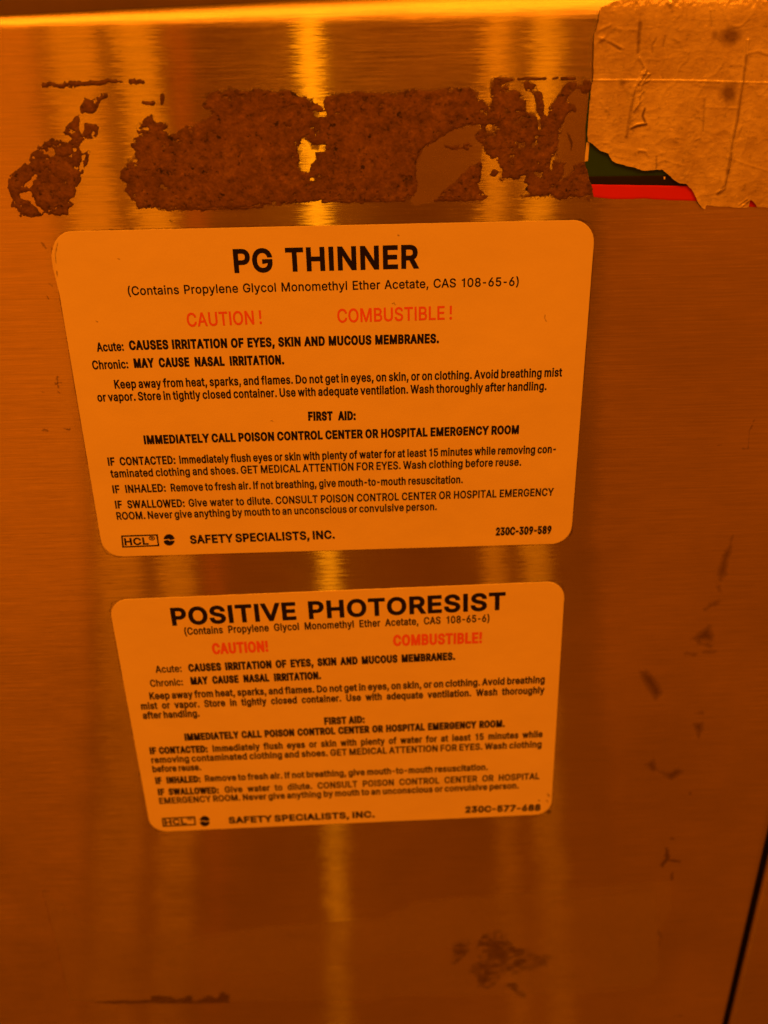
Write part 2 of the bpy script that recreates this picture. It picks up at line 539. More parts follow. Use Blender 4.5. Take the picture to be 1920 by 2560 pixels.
mainB = R2([(60, 850), (90, 780), (150, 720), (200, 700), (190, 640), (175, 560), (190, 500), (240, 480), (220, 420), (270, 330),
    (340, 310), (370, 370), (450, 370), (480, 400), (430, 430), (480, 470), (560, 460), (640, 400), (720, 380), (800, 330),
    (880, 290), (800, 250), (775, 215), (830, 140), (870, 110), (960, 90), (1100, 90), (1250, 80), (1400, 100), (1540, 90), (1600, 130)]) \
    + R3([(90, 200), (215, 225), (225, 270), (310, 320), (325, 200), (480, 180), (600, 170), (750, 180), (960, 180), (1100, 150), (1250, 170),
          (1380, 130), (1600, 150), (1640, 250)]) \
    + R4([(250, 380), (330, 400), (380, 460), (410, 400), (390, 330), (400, 230), (440, 130), (560, 110), (640, 130), (560, 160),
          (640, 240), (740, 300), (800, 380), (790, 480), (700, 500), (790, 520), (850, 520), (920, 560), (960, 560), (920, 440), (880, 330),
          (800, 240), (770, 180), (790, 150), (930, 170), (950, 260), (1000, 330), (1010, 500), (1050, 560), (1070, 440), (1130, 400),
          (1190, 300), (1240, 220), (1300, 170), (1380, 170), (1400, 210), (1460, 190), (1490, 130), (1545, 140), (1550, 230), (1500, 300),
          (1420, 280), (1380, 260), (1290, 330), (1270, 400), (1350, 420), (1380, 490), (1300, 510), (1260, 590), (1240, 650), (1230, 740),
          (1170, 760), (1160, 900), (1170, 1000), (1080, 1010), (1090, 1180), (1130, 1080), (1250, 1070), (1270, 1110), (1230, 1180),
          (1220, 1280), (1330, 1200), (1380, 1120), (1480, 1060), (1520, 1200), (1560, 1400), (1565, 1480), (1300, 1490), (1170, 1500),
          (1080, 1470), (960, 1490), (830, 1500), (760, 1480), (840, 1450), (810, 1390), (850, 1340), (780, 1320), (810, 1240),
          (760, 1250), (720, 1290), (600, 1270), (540, 1300), (500, 1280), (520, 1180), (500, 1060), (430, 1040), (360, 980), (310, 880),
          (270, 840), (220, 860), (215, 780), (240, 720), (300, 680), (240, 640), (180, 650), (60, 700)]) \
    + R3([(1440, 500), (1300, 570), (1200, 640), (1150, 680), (1100, 800), (1110, 1000), (1090, 1080), (900, 1110), (650, 1120), (300, 1110), (0, 1140)]) \
    + R2([(1250, 1085), (1100, 1110), (900, 1110), (500, 1120), (380, 1110), (230, 1110), (200, 1060), (150, 1000), (120, 960), (140, 920), (100, 890)])
patch('glue_residue', [mainB], GLUE, cabinet,
      holes=[R3([(105, 600), (130, 565), (165, 580), (225, 640), (315, 640), (310, 675), (235, 690), (248, 765), (190, 795), (205, 835), (170, 865), (110, 860), (100, 740)]),
             R3([(225, 360), (320, 350), (320, 375), (230, 380)]), R3([(190, 480), (230, 470), (225, 490), (190, 492)]),
             R3([(235, 905), (260, 900), (270, 920), (240, 915)]), R2([(390, 930), (430, 890), (480, 930), (450, 950)]),
             R4([(910, 1210), (1000, 1200), (990, 1250), (920, 1240)]), R4([(720, 890), (780, 870), (790, 890), (730, 910)]),
             R4([(350, 690), (400, 650), (470, 680), (400, 710)]), R4([(620, 1020), (650, 1020), (640, 1110), (620, 1110)]),
             R4([(940, 560), (970, 560), (970, 700), (945, 710)]), R4([(915, 800), (945, 790), (935, 880), (915, 880)])],
      amp=.8, scale=2.2, ragged=.8, pits=.37, pit_scale=1.5, seed=2, cell=.18, label='long ragged band of dried brown glue across the steel')
patch('glue_smear', [mainB], SMEAR, cabinet, holes=[R3([(110, 610), (135, 570), (165, 590), (215, 645), (225, 700), (230, 760), (180, 790), (190, 835), (165, 855), (120, 850), (110, 740)])], amp=1.6, scale=2.6, ragged=.9, dilate=.25, pits=.12, pit_scale=1.6, base=.02, height=.01, fade=.7, seed=52, cell=.2)
patch('glue_residue', [R3([(1255, 1115), (1300, 1060), (1480, 910)]) + R4([(170, 1120), (277, 1072), (300, 1100), (290, 1280), (250, 1340), (280, 1400), (330, 1460), (375, 1475), (300, 1530), (50, 1540)])],
      GLUE, cabinet, amp=.3, scale=1.8, ragged=.4, pits=.42, pit_scale=.9, seed=3, cell=.18, label='triangular flake of dried brown glue')
patch('glue_residue', [R3([(1330, 625), (1400, 640), (1560, 600), (1600, 640), (1560, 670), (1400, 672)])], GLUE, cabinet, amp=.5, scale=1.2, pits=.2, pit_scale=.9, seed=4, cell=.18)
patch('glue_residue', [R4([(375, 1240), (420, 1160), (500, 1200), (440, 1255)])], GLUE, cabinet, amp=.4, scale=1.2, seed=5, cell=.16)
patch('glue_residue', [], GLUE, cabinet, lines=[R1([(370, 112), (450, 110), (520, 122), (560, 105), (700, 103), (880, 95), (940, 75), (1050, 85)]),
      R1([(1140, 80), (1230, 87)])], lw=.55, amp=.5, scale=1.5, ragged=.6, seed=6, cell=.13, label='thin streak of dried glue above the slanting patch')
patch('glue_residue', [], GLUE, cabinet, lines=[R1([(1240, 265), (1330, 270)]), R1([(1405, 195), (1400, 268)])], lw=.45, amp=.3, ragged=.4, scale=1.2, seed=7, cell=.13)
patch('glue_residue', [], GLUE, cabinet, lines=[R4([(450, 122), (560, 120)]), R4([(720, 128), (1030, 122)]), R4([(1120, 125), (1170, 112)]), R4([(1220, 122), (1370, 122)])],
      lw=.34, amp=.25, ragged=.3, scale=1.2, seed=8, cell=.12)
patch('glue_residue', [], GLUE, cabinet, lines=[R2([(480, 1118), (1000, 1112), (1300, 1095)]), R3([(300, 1118), (640, 1116), (1000, 1108)])], lw=.38, amp=.5, scale=1.6, seed=9, cell=.16)
patch('paper_ghost', [R3([(1070, 1120), (1110, 800), (1180, 660), (1440, 500), (1640, 470), (1680, 600), (1650, 790), (1480, 920), (1265, 1115), (1100, 1150)])],
      GHOST, cabinet, amp=.2, scale=3, base=.04, height=.02, fade=.35, dilate=.5, seed=10, cell=.3)
patch('paper_ghost', [R4([(1290, 330), (1400, 250), (1500, 290), (1510, 500), (1495, 860), (1485, 1065), (1380, 1130), (1220, 1300), (1240, 1100), (1150, 1060), (1160, 900), (1220, 740), (1250, 590), (1370, 490)])],
      GHOST, cabinet, amp=.2, scale=3, base=.04, height=.02, fade=.35, dilate=.5, seed=11, cell=.3)
patch('glue_residue', [R4([(1265, 720), (1310, 770), (1345, 840), (1345, 900), (1330, 975), (1315, 960), (1315, 880), (1290, 800)])], GRIME_SHADE, cabinet, amp=.15, scale=1, base=.07, height=.02, fade=.25, seed=12, cell=.12)

# old clear tape left on the lower part
patch('tape_film', [B5([(185, 285), (420, 460), (780, 490), (1100, 440), (1659, 400)]) + B6([(130, 325), (520, 300), (1235, 240), (1245, 360), (1190, 480), (1195, 640), (1150, 700), (1040, 728), (820, 738), (0, 748)])
      + B5([(1659, 765), (300, 770), (265, 600)])], HAZE, cabinet, amp=.25, scale=6, cell=.9, base=.03, height=.01, fade=.5, seed=13)
patch('tape_film', [B5([(680, 545), (800, 515), (1100, 445), (1659, 410)]) + B6([(150, 330), (500, 310), (520, 470), (300, 530), (0, 565)]) + B5([(1500, 610), (1100, 650), (800, 635), (640, 600)])],
      HAZE, cabinet, amp=.25, scale=6, cell=.9, base=.06, height=.01, fade=.6, seed=14)
patch('tape_film', [B6([(700, 330), (1180, 280), (1190, 480), (1180, 640), (1090, 700), (640, 720), (500, 640), (690, 560)])],
      HAZE, cabinet, amp=.3, scale=6, cell=.9, base=.08, height=.01, fade=1.2, seed=15)


def grime(polys=(), lines=(), lw=.5, amp=.5, scale=2.0, fade=.7, seed=20, cell=.25, label=None, dil=0.0, pits=0.0):
    for k, (p, q) in enumerate([(p, None) for p in polys] + [(None, q) for q in lines]):
        patch('grime_mark', [p] if p else [], GRIME_SHADE, cabinet, lines=[q] if q else [], lw=lw, amp=amp, scale=scale, base=.05,
              height=.03, fade=fade, seed=seed, cell=cell, label=label if k == 0 else None, dilate=dil, ragged=amp * .6, pits=pits, pit_scale=2.2)


grime([B6([(410, 500), (450, 470), (520, 465), (530, 510), (600, 545), (640, 570), (720, 572), (690, 620), (640, 620), (580, 640),
       (500, 650), (480, 690), (440, 712), (410, 690), (400, 650), (370, 640), (430, 580), (410, 530)]),
       B6([(310, 520), (360, 510), (370, 550), (330, 580), (300, 600)]), B6([(545, 690), (560, 690), (600, 740), (585, 742)])],
      amp=2.2, scale=2.6, fade=1.6, dil=1.2, pits=.24, seed=21, label='dark smudge on the old tape film')
grime([B5([(345, 766), (440, 764), (650, 758), (655, 738), (740, 742), (760, 755), (830, 735), (838, 765), (900, 740), (930, 750), (960, 720),
       (995, 742), (992, 775), (800, 778), (450, 778)])], amp=.7, scale=2.4, fade=.8, seed=22, label='dark dirt along the lower edge of the old tape film')
grime([S8([(1198, 100), (1170, 190), (1130, 240), (1088, 380), (1110, 412), (1150, 372), (1162, 260)]), S8([(1085, 450), (1105, 455), (1112, 495), (1095, 490)])],
      lines=[S8([(1010, 612), (1085, 568)])], lw=.6, amp=.7, fade=2.5, dil=.8, seed=23, label='long dark scuff beside the stickers')
grime([S8([(1030, 725), (910, 825), (1050, 848), (1065, 800)])], lines=[S8([(960, 848), (1040, 872)]), S8([(870, 922), (930, 932)]), S8([(990, 915), (1070, 908)])],
      lw=.5, amp=.7, fade=2.9, dil=.8, seed=24)
grime([S8([(555, 1045), (600, 1045), (660, 1100), (695, 1150), (702, 1200), (660, 1242), (630, 1200), (570, 1100)])], amp=.5, fade=2.6, dil=.8, seed=25)
grime([S8([(925, 1410), (990, 1395), (985, 1450), (960, 1512)]), S8([(935, 1335), (990, 1322), (990, 1345)])], amp=.5, fade=2.6, dil=.8, seed=26)
grime([S8([(595, 1690), (645, 1655), (672, 1730), (640, 1735)]), S8([(685, 1740), (760, 1745), (810, 1715), (855, 1735), (770, 1795)])], amp=.7, fade=2.6, dil=.8, seed=27)
grime([S8([(890, 1875), (912, 1880), (908, 1905), (892, 1900)])], amp=.3, seed=28)
grime(lines=[S7([(1330, 1560), (1310, 1590), (1300, 1720), (1262, 1718)]), S7([(1090, 1700), (1115, 1693)]), S7([(1345, 1520), (1338, 1530)])], lw=.32, amp=.4, fade=.6, seed=29, cell=.2)
grime([B6([(1208, 100), (1232, 95), (1240, 150), (1290, 155), (1280, 170), (1225, 165), (1205, 195), (1188, 180), (1210, 150)]), B6([(1235, 208), (1255, 205), (1250, 242), (1238, 242)])],
      lines=[B6([(1180, 455), (1200, 490), (1190, 520)]), B6([(1240, 62), (1262, 66)]), B6([(1245, 830), (1285, 828)])], lw=.5, amp=.7, scale=1.6, fade=.9, seed=30)
grime([L3([(5, 140), (25, 150), (48, 182), (30, 186), (10, 168)])], lines=[L3([(52, 372), (66, 380)]), L3([(38, 435), (46, 450)]), L3([(95, 880), (100, 935)]), L3([(85, 915), (115, 910)]),
      L3([(12, 962), (22, 962)]), L3([(98, 960), (106, 965)]), L5([(10, 210), (28, 205), (42, 212)]), L5([(130, 200), (160, 205)]), L5([(172, 775), (184, 775)])],
      lw=.42, amp=.4, scale=1.3, fade=.5, seed=31, cell=.15, label='row of dark specks left of the upper sticker')
grime(lines=[R2([(500, 1215), (515, 1225)]), B5([(1240, 482), (1312, 482)]), B5([(190, 290), (212, 292)]), B6([(810, 655), (828, 656)]), B6([(800, 550), (820, 550)])], lw=.28, amp=.2, fade=.4, seed=32, cell=.15)
grime(lines=[B5([(182, 285), (245, 530), (290, 720)])], lw=.3, amp=.25, fade=.7, seed=33, cell=.25)

# ------------------------------------------------------------------ writing
GLYPHS = {}
for ln in """A479|16,0 201,509 276,509 463,0 395,0 287,302 264,372 232,478 245,478 213,371 191,302 85,0;110,142 110,199 370,199 370,142
B456|60,0 60,509 241,509 266,508 310,499 329,491 345,481 371,456 381,442 394,410 398,374 392,331 373,301 347,280 326,270 315,267 315,262 327,261 351,252 374,237 394,216 409,189 414,173 418,136 417,117 408,83 390,52 377,39 362,28 344,18 324,10 301,4 247,0;125,57 272,58 296,63 315,70 330,80 341,92 349,105 354,120 355,149 348,173 335,194 317,211 293,224 264,230 125,231;125,285 252,286 277,291 299,302 316,317 329,337 335,359 336,372 330,403 323,417 313,429 299,439 283,446 240,452 125,452
C510|267,-7 235,-5 205,1 177,11 150,25 126,42 104,63 86,88 70,115 57,146 48,179 42,215 40,254 42,293 48,329 57,362 70,393 86,421 104,445 126,466 150,484 177,498 205,508 235,514 267,516 305,513 357,498 388,481 415,460 438,433 456,402 469,367 473,348 408,348 401,373 389,395 375,413 348,435 304,452 267,456 223,450 203,443 166,419 150,403 137,385 125,364 116,340 109,314 103,254 109,194 116,168 125,145 137,123 166,89 184,76 203,66 223,59 245,54 280,53 327,64 348,74 375,96 389,114 401,136 408,160 473,160 457,107 428,62 416,49 388,28 357,11 305,-4
D502|219,0 96,0 96,57 244,58 272,63 296,70 318,81 337,94 354,110 368,128 379,149 388,172 398,226 398,285 388,337 379,361 368,381 354,399 338,415 320,428 299,438 275,446 221,452 93,452 93,509 225,509 261,507 294,501 325,492 353,478 377,461 399,441 418,418 433,391 446,361 455,329 460,293 462,255 460,217 455,181 446,149 433,119 417,92 398,68 376,48 351,31 322,17 291,8 256,2;125,509 125,0 60,0 60,509
E419|60,0 60,509 372,509 372,452 125,452 125,286 355,286 355,229 125,229 125,57 375,57 375,0
F410|60,0 60,509 369,509 369,452 125,452 125,278 346,278 346,221 125,221 125,0
G520|269,-7 236,-5 205,1 176,11 149,25 125,43 104,64 85,88 69,116 57,146 47,179 42,215 40,254 42,293 47,329 57,362 69,393 85,421 103,445 125,466 149,484 175,498 203,508 233,514 265,516 304,513 340,504 374,489 416,458 429,445 458,401 470,367 474,349 408,349 387,393 365,420 347,434 304,452 265,456 222,450 202,443 183,432 150,404 125,364 116,340 109,314 103,254 109,194 116,168 125,145 137,124 151,105 166,90 184,76 203,66 246,54 290,54 309,57 328,63 345,71 374,93 386,107 396,123 410,160 414,180 415,202 434,199 283,199 283,256 478,256 478,200 476,170 471,141 463,115 451,91 436,69 419,50 399,33 377,19 352,8 326,0 298,-5
H517|60,0 60,509 125,509 125,289 392,289 392,509 457,509 457,0 392,0 392,232 125,232 125,0
I185|60,0 60,509 125,509 125,0
J397|185,-7 153,-4 124,3 98,15 75,33 57,55 44,81 36,111 33,145 33,173 98,173 99,123 104,104 111,88 122,74 134,64 149,56 166,51 204,51 220,56 235,64 248,74 258,88 266,104 270,123 272,145 272,509 336,509 336,145 334,111 326,81 313,55 294,33 271,15 246,3 217,-4
K466|104,145 104,216 174,303 212,344 364,509 448,509 231,276 228,276;60,0 60,509 125,509 125,334 125,193 125,0;372,0 188,259 228,309 449,0
L393|60,0 60,509 125,509 125,57 361,57 361,0
M628|60,0 60,509 152,509 277,187 322,49 307,49 352,187 476,509 568,509 568,0 504,0 504,291 506,413 507,457 513,457 467,322 456,291 342,0 286,0 170,291 129,408 112,457 119,457 122,328 122,291 122,0
N524|60,0 60,509 136,509 343,183 388,107 414,55 405,54 399,157 399,195 399,509 463,509 463,0 387,0 202,290 148,381 108,452 119,454 124,328 125,291 125,0
O533|267,-7 235,-5 205,1 177,11 150,25 126,42 105,63 86,88 70,115 57,146 48,179 42,215 40,254 42,293 48,329 57,362 70,393 86,421 105,445 126,466 150,484 177,498 205,508 235,514 267,516 299,514 329,508 357,498 384,484 408,466 429,445 448,421 464,393 477,362 486,329 491,293 493,254 491,215 486,179 477,146 464,115 448,88 429,63 408,42 384,25 357,11 329,1 299,-5;289,54 330,66 349,76 367,89 383,105 396,123 408,144 418,168 425,194 429,223 429,286 425,314 418,341 408,365 396,386 383,404 367,420 349,433 330,443 310,450 267,456 223,450 203,443 184,433 167,420 151,404 137,385 125,364 116,340 109,314 103,254 109,194 116,168 125,144 137,123 151,105 167,89 184,76 203,66 223,59 245,54
P444|60,0 60,509 235,509 289,503 312,497 350,476 366,462 379,447 390,430 404,391 409,348 404,304 390,265 379,248 366,233 350,219 332,207 312,198 289,191 263,187 109,186 109,242 252,243 284,250 297,256 318,272 327,282 342,319 344,362 338,389 333,402 318,423 297,439 268,449 232,452 125,452 125,0
Q533|245,159 313,159 384,65 468,-48 401,-48 331,46;267,-7 235,-5 205,1 177,11 150,25 126,42 105,63 86,88 70,115 57,146 48,179 42,215 40,254 42,293 48,329 57,362 70,393 86,421 105,445 126,466 150,484 177,498 205,508 235,514 267,516 299,514 329,508 357,498 384,484 408,466 429,445 448,421 464,393 477,362 486,329 491,293 493,254 491,215 486,179 477,146 464,115 448,88 429,63 408,42 384,25 357,11 329,1 299,-5;289,54 330,66 349,76 367,89 383,105 396,123 408,144 418,168 425,194 429,223 429,286 425,314 418,341 408,365 396,386 383,404 367,420 349,433 330,443 310,450 267,456 223,450 203,443 184,433 167,420 151,404 137,385 125,364 116,340 109,314 103,254 109,194 116,168 125,144 137,123 151,105 167,89 184,76 203,66 223,59 245,54
R449|60,0 60,509 236,509 290,504 333,489 351,478 367,465 380,450 399,415 405,395 409,352 405,309 399,290 380,255 367,240 333,217 312,209 264,199 236,198 96,198 96,255 252,256 284,262 309,273 327,290 334,300 342,324 345,352 339,393 334,405 319,425 298,440 269,449 233,452 125,452 125,0;353,0 230,229 303,229 428,0
S447|197,-8 149,1 108,19 91,31 76,45 64,60 54,77 46,96 41,115 38,137 104,137 110,110 123,88 142,71 166,59 209,50 241,50 272,55 299,66 321,82 336,102 345,126 345,151 338,171 325,186 296,205 154,249 128,260 105,274 86,289 71,307 60,326 54,348 52,372 53,393 58,413 65,431 75,448 87,463 119,488 158,506 203,514 227,516 275,511 316,498 351,476 377,449 387,433 399,397 401,378 337,378 334,396 326,412 316,426 286,447 247,457 225,459 194,456 167,448 145,435 129,418 118,398 115,376 119,352 124,342 148,319 169,308 212,293 312,264 359,238 379,220 395,198 405,171 408,139 407,118 403,99 396,81 374,48 360,34 343,21 302,2 252,-8
T449|32,452 32,509 417,509 417,452 257,452 257,0 193,0 193,452
U517|230,-7 177,5 154,15 133,28 114,43 98,60 74,101 66,124 60,173 60,509 124,509 124,178 128,144 133,128 150,99 160,87 187,68 220,56 259,52 298,56 331,68 357,87 368,99 384,128 392,160 393,178 393,509 457,509 457,173 456,148 451,124 443,101 433,80 419,60 403,43 384,28 363,15 340,5 288,-7
V479|204,0 16,509 84,509 192,206 215,137 248,31 235,31 267,138 290,206 395,509 463,509 278,0
W685|155,0 16,509 82,509 163,196 187,94 197,40 189,40 211,145 224,196 306,509 380,509 462,196 497,40 488,40 510,145 523,196 603,509 670,509 530,0 455,0 368,323 351,391 336,475 350,475 335,395 318,323 230,0
X474|18,0 217,284 217,236 29,509 104,509 178,400 223,329 243,292 232,292 252,329 298,400 374,509 446,509 259,239 259,287 456,0 382,0 292,129 250,195 230,231 244,231 225,196 182,129 91,0
Y472|203,0 203,208 16,509 91,509 192,344 222,292 250,230 224,230 251,293 280,344 381,509 455,509 268,208 268,0
Z439|42,0 42,46 273,385 341,476 348,454 223,452 40,452 40,509 397,509 397,462 169,129 97,33 90,54 152,57 214,57 399,57 399,0
a388|142,-8 110,-1 80,12 57,32 40,58 31,90 31,123 38,150 50,171 67,187 100,203 125,211 252,230 265,235 273,243 276,257 271,288 267,297 256,311 240,322 220,329 196,331 171,329 149,322 132,313 118,301 107,288 100,274 41,291 48,308 67,335 104,364 148,379 179,384 194,384 239,379 275,367 296,353 315,333 329,306 336,272 337,251 337,0 277,0 277,52 272,52 252,25 226,6 203,-3 176,-8;187,46 216,53 239,66 257,83 269,104 275,126 276,190 259,182 175,168 134,159 117,150 103,139 95,124 92,105 94,87 102,72 114,61 139,49 159,46
b425|213,-7 184,-1 162,10 138,31 118,59 112,59 112,0 53,0 53,509 114,509 114,319 118,319 137,346 161,367 183,378 212,384 252,383 274,378 294,371 313,361 345,332 359,313 370,293 379,270 389,218 389,160 379,108 370,84 346,45 330,29 313,16 294,5 274,-2 252,-7;237,48 253,51 267,57 291,76 309,101 321,133 327,170 327,209 321,245 309,276 301,290 280,311 253,325 237,329 203,329 174,320 161,312 140,291 125,263 116,229 113,210 113,169 125,115 140,86 162,65 174,57 188,51 204,48
c395|182,-7 159,-2 137,6 117,16 98,30 82,46 68,64 56,85 46,108 36,159 34,187 40,243 46,268 56,291 68,312 82,330 98,346 117,360 137,371 182,383 234,383 272,373 305,356 324,341 347,312 362,277 303,262 290,289 270,311 242,325 207,330 189,329 158,319 134,300 115,274 103,242 97,206 97,169 103,134 108,117 115,102 134,76 158,57 173,51 207,46 243,52 271,66 292,89 304,117 363,102 348,67 334,46 306,21 261,-1 221,-8
d424|172,-7 130,5 111,16 94,29 79,45 55,84 39,133 35,160 35,218 39,245 46,270 55,293 79,332 112,361 131,371 151,378 173,383 213,384 241,378 263,367 287,346 306,319 311,319 311,509 372,509 372,0 313,0 313,59 307,59 287,31 263,10 241,-1 212,-7;221,48 236,51 263,65 284,86 293,100 305,132 311,169 311,210 305,247 293,278 275,302 251,320 221,329 187,329 157,319 133,301 115,276 103,245 97,209 97,170 103,133 115,101 134,76 158,57 172,51 188,48
e404|185,-7 161,-2 138,6 117,16 98,30 82,46 68,64 56,85 46,108 35,159 35,215 39,242 46,267 55,290 67,311 97,346 115,359 135,370 157,378 180,383 221,384 251,379 294,361 319,341 331,329 350,299 363,263 368,242 371,169 75,169 75,221 338,221 310,202 307,237 298,269 283,294 263,314 237,326 205,330 173,326 159,321 135,304 116,282 103,256 97,226 97,157 104,122 110,106 118,92 139,70 151,61 179,50 212,46 244,50 271,61 285,73 297,88 306,105 365,91 353,63 335,39 311,19 283,4 249,-5 231,-7
f253|228,379 228,327 6,327 6,379;81,0 81,432 84,461 96,486 113,505 135,519 161,527 187,530 222,527 243,521 227,468 215,472 195,474 171,470 154,460 145,443 142,431 142,419 142,0
g425|187,-150 134,-140 105,-127 82,-110 64,-91 51,-69 101,-41 122,-66 136,-78 165,-92 192,-97 229,-96 249,-92 267,-85 282,-75 295,-62 304,-47 310,-28 311,68 306,68 287,41 263,21 241,11 212,5 173,6 152,10 132,17 95,39 80,53 55,90 46,112 39,136 35,163 35,220 39,246 46,271 66,314 80,332 112,361 131,371 173,383 213,384 242,378 264,367 288,346 308,319 313,319 313,379 372,379 372,-9 371,-32 367,-54 360,-73 350,-90 324,-117 291,-136 251,-147 229,-150;222,60 251,68 264,75 285,95 300,121 309,154 312,172 312,212 305,248 300,264 285,291 275,303 251,320 222,329 188,329 158,320 145,312 124,290 115,277 103,246 97,212 97,173 103,138 116,108 134,85 158,68 172,63 188,60
h411|114,227 114,0 53,0 53,509 114,509 114,287 102,287 112,312 124,332 137,349 152,362 169,372 187,379 207,383 246,383 280,376 309,360 332,336 341,321 348,304 356,264 357,240 357,0 296,0 296,235 295,256 290,275 283,291 273,304 260,315 246,323 229,328 197,328 172,322 150,311 126,283 114,243
i167|53,0 53,379 114,379 114,0;84,443 67,446 54,455 44,468 41,483 44,499 54,512 67,521 84,524 100,521 114,512 123,499 126,483 123,468 114,455 100,446
j166|53,379 114,379 114,-30 111,-63 102,-90 86,-113 65,-129 52,-135 21,-142 -10,-143 -10,-87 14,-86 25,-83 34,-78 46,-64 50,-54 53,-29;83,443 67,446 53,455 44,468 41,483 44,499 53,512 67,521 83,524 100,521 114,512 123,499 126,483 123,468 114,455 100,446
k381|110,137 110,212 121,212 284,379 360,379 184,199 177,199;53,0 53,509 114,509 114,0;294,0 148,186 191,229 372,0
l172|53,0 53,509 114,509 114,0
m610|53,0 53,379 112,379 112,295 108,295 112,310 132,346 161,370 195,384 219,386 239,385 257,380 273,372 287,361 299,347 309,331 316,314 321,295 312,295 322,321 337,343 368,369 394,380 437,386 468,383 497,372 522,354 541,328 548,313 553,296 557,255 557,0 496,0 496,254 494,273 490,289 483,302 473,313 460,321 433,329 406,330 374,320 351,299 341,280 335,247 335,0 274,0 274,260 273,275 269,288 262,301 242,320 229,326 188,330 168,325 148,314 132,299 121,278 114,253 114,238 114,0
n410|114,227 114,0 53,0 53,379 112,379 112,287 102,287 112,312 124,332 137,349 152,362 169,372 187,379 207,383 246,383 280,376 309,360 332,336 341,321 348,304 356,264 357,240 357,0 296,0 296,235 295,256 290,275 283,291 273,304 260,315 246,323 229,328 197,328 172,322 150,311 126,283 114,243
o415|182,-7 159,-2 137,6 117,16 98,30 82,46 68,64 56,85 46,108 36,159 34,187 40,243 46,268 56,291 68,312 82,330 98,346 117,360 137,371 182,383 233,383 278,371 299,360 317,346 333,330 347,312 359,291 369,268 376,243 380,216 380,159 376,133 369,108 359,85 347,64 333,46 317,30 299,16 256,-2 233,-7;207,46 242,51 257,57 282,76 300,102 307,117 316,151 319,187 316,224 307,258 292,287 282,300 257,319 226,329 189,329 158,319 134,300 115,274 103,242 97,206 97,169 103,134 108,117 115,102 134,76 158,57 173,51
p425|53,-143 53,379 112,379 112,319 118,319 137,346 161,367 183,378 212,384 252,383 274,378 294,371 313,361 345,332 359,313 370,293 379,270 389,218 389,160 379,108 370,84 346,45 330,29 313,16 294,5 274,-2 252,-7 213,-7 184,-1 162,10 138,31 118,59 114,59 114,-143;237,48 253,51 267,57 291,76 309,101 321,133 327,170 327,209 321,245 309,276 301,290 280,311 253,325 237,329 203,329 174,320 161,312 140,291 125,263 116,229 113,210 113,169 125,115 140,86 162,65 174,57 188,51 204,48
q424|372,-143 311,-143 311,59 306,59 287,31 263,10 241,-1 212,-7 172,-7 130,5 111,16 94,29 79,45 55,84 39,133 35,160 35,218 39,245 46,270 55,293 79,332 112,361 131,371 151,378 173,383 213,384 241,378 263,367 287,346 307,319 313,319 313,379 372,379;221,48 236,51 263,65 284,86 293,100 305,132 311,169 311,210 305,247 293,278 275,302 251,320 221,329 187,329 157,319 133,301 115,276 103,245 97,209 97,170 103,133 115,101 134,76 158,57 172,51 188,48
r260|53,0 53,379 112,379 112,321 115,321 130,347 140,358 166,375 196,384 243,384 243,322 207,326 182,323 159,315 132,293 117,262 114,250 114,237 114,0
s366|163,-7 128,-2 112,3 84,18 72,27 53,50 45,63 36,94 94,107 105,79 124,60 150,49 181,45 200,46 232,55 255,71 267,91 268,103 265,121 254,136 237,147 212,155 125,177 104,186 87,196 72,208 61,222 53,237 48,255 48,290 51,305 65,332 87,354 100,363 131,377 167,384 206,384 239,378 267,366 290,349 307,328 324,290 268,277 258,298 243,316 232,323 205,331 187,333 156,329 131,317 114,299 110,289 109,277 112,258 124,243 157,227 254,202 275,194 292,183 306,171 317,158 325,142 330,125 330,90 321,61 302,35 290,24 260,6 223,-5 203,-7
t227|204,379 204,327 6,327 6,379;65,471 126,471 126,98 128,76 136,61 150,53 170,50 202,54 213,2 192,-3 145,-3 125,2 107,10 92,21 80,35 72,52 67,71 65,93
u411|164,-4 146,-1 115,11 101,20 78,44 69,59 62,76 54,116 53,139 53,379 114,379 114,144 115,123 119,105 127,89 137,75 150,64 164,56 200,50 226,53 249,62 268,77 283,97 293,122 296,153 296,379 357,379 357,0 298,0 298,92 307,92 297,67 286,47 272,30 257,17 240,7 222,0 203,-4
v389|163,0 17,379 84,379 165,155 206,21 184,21 224,155 305,379 371,379 226,0
w567|138,0 23,379 87,379 133,214 154,137 175,41 165,41 186,135 206,214 252,379 316,379 362,214 382,136 402,41 391,41 413,135 434,214 480,379 545,379 429,0 368,0 319,172 291,280 277,338 291,338 263,225 248,172 199,0
x379|21,0 171,218 171,171 29,379 100,379 179,253 207,206 175,206 233,306 282,379 352,379 209,169 209,214 358,0 287,0 231,85 173,182 205,182 148,85 91,0
y389|47,-139 61,-86 88,-90 104,-89 118,-84 136,-67 151,-36 163,-1 17,379 84,379 165,155 206,21 184,21 202,87 224,155 305,379 371,379 204,-58 184,-97 159,-124 139,-136 117,-143 91,-145 65,-143
z380|42,0 42,46 254,320 254,323 48,323 48,379 333,379 333,331 126,60 126,56 339,56 339,0
0454|227,-7 199,-5 174,1 151,11 130,24 111,41 95,62 80,86 69,113 60,144 53,178 49,214 49,294 53,330 60,364 69,395 81,422 95,447 112,467 130,484 151,498 174,508 200,514 227,516 254,514 279,508 302,498 323,484 342,467 358,447 372,422 384,395 393,364 400,330 404,294 404,214 400,178 393,144 384,113 373,86 359,62 342,41 323,24 302,11 279,1 254,-5;245,51 276,63 303,87 323,122 336,168 343,223 343,285 336,341 323,387 303,422 276,446 245,458 227,460 209,458 192,453 177,446 163,435 151,422 131,387 123,365 117,341 110,285 110,223 117,168 123,144 140,103 151,87 163,74 177,63 192,56 209,51
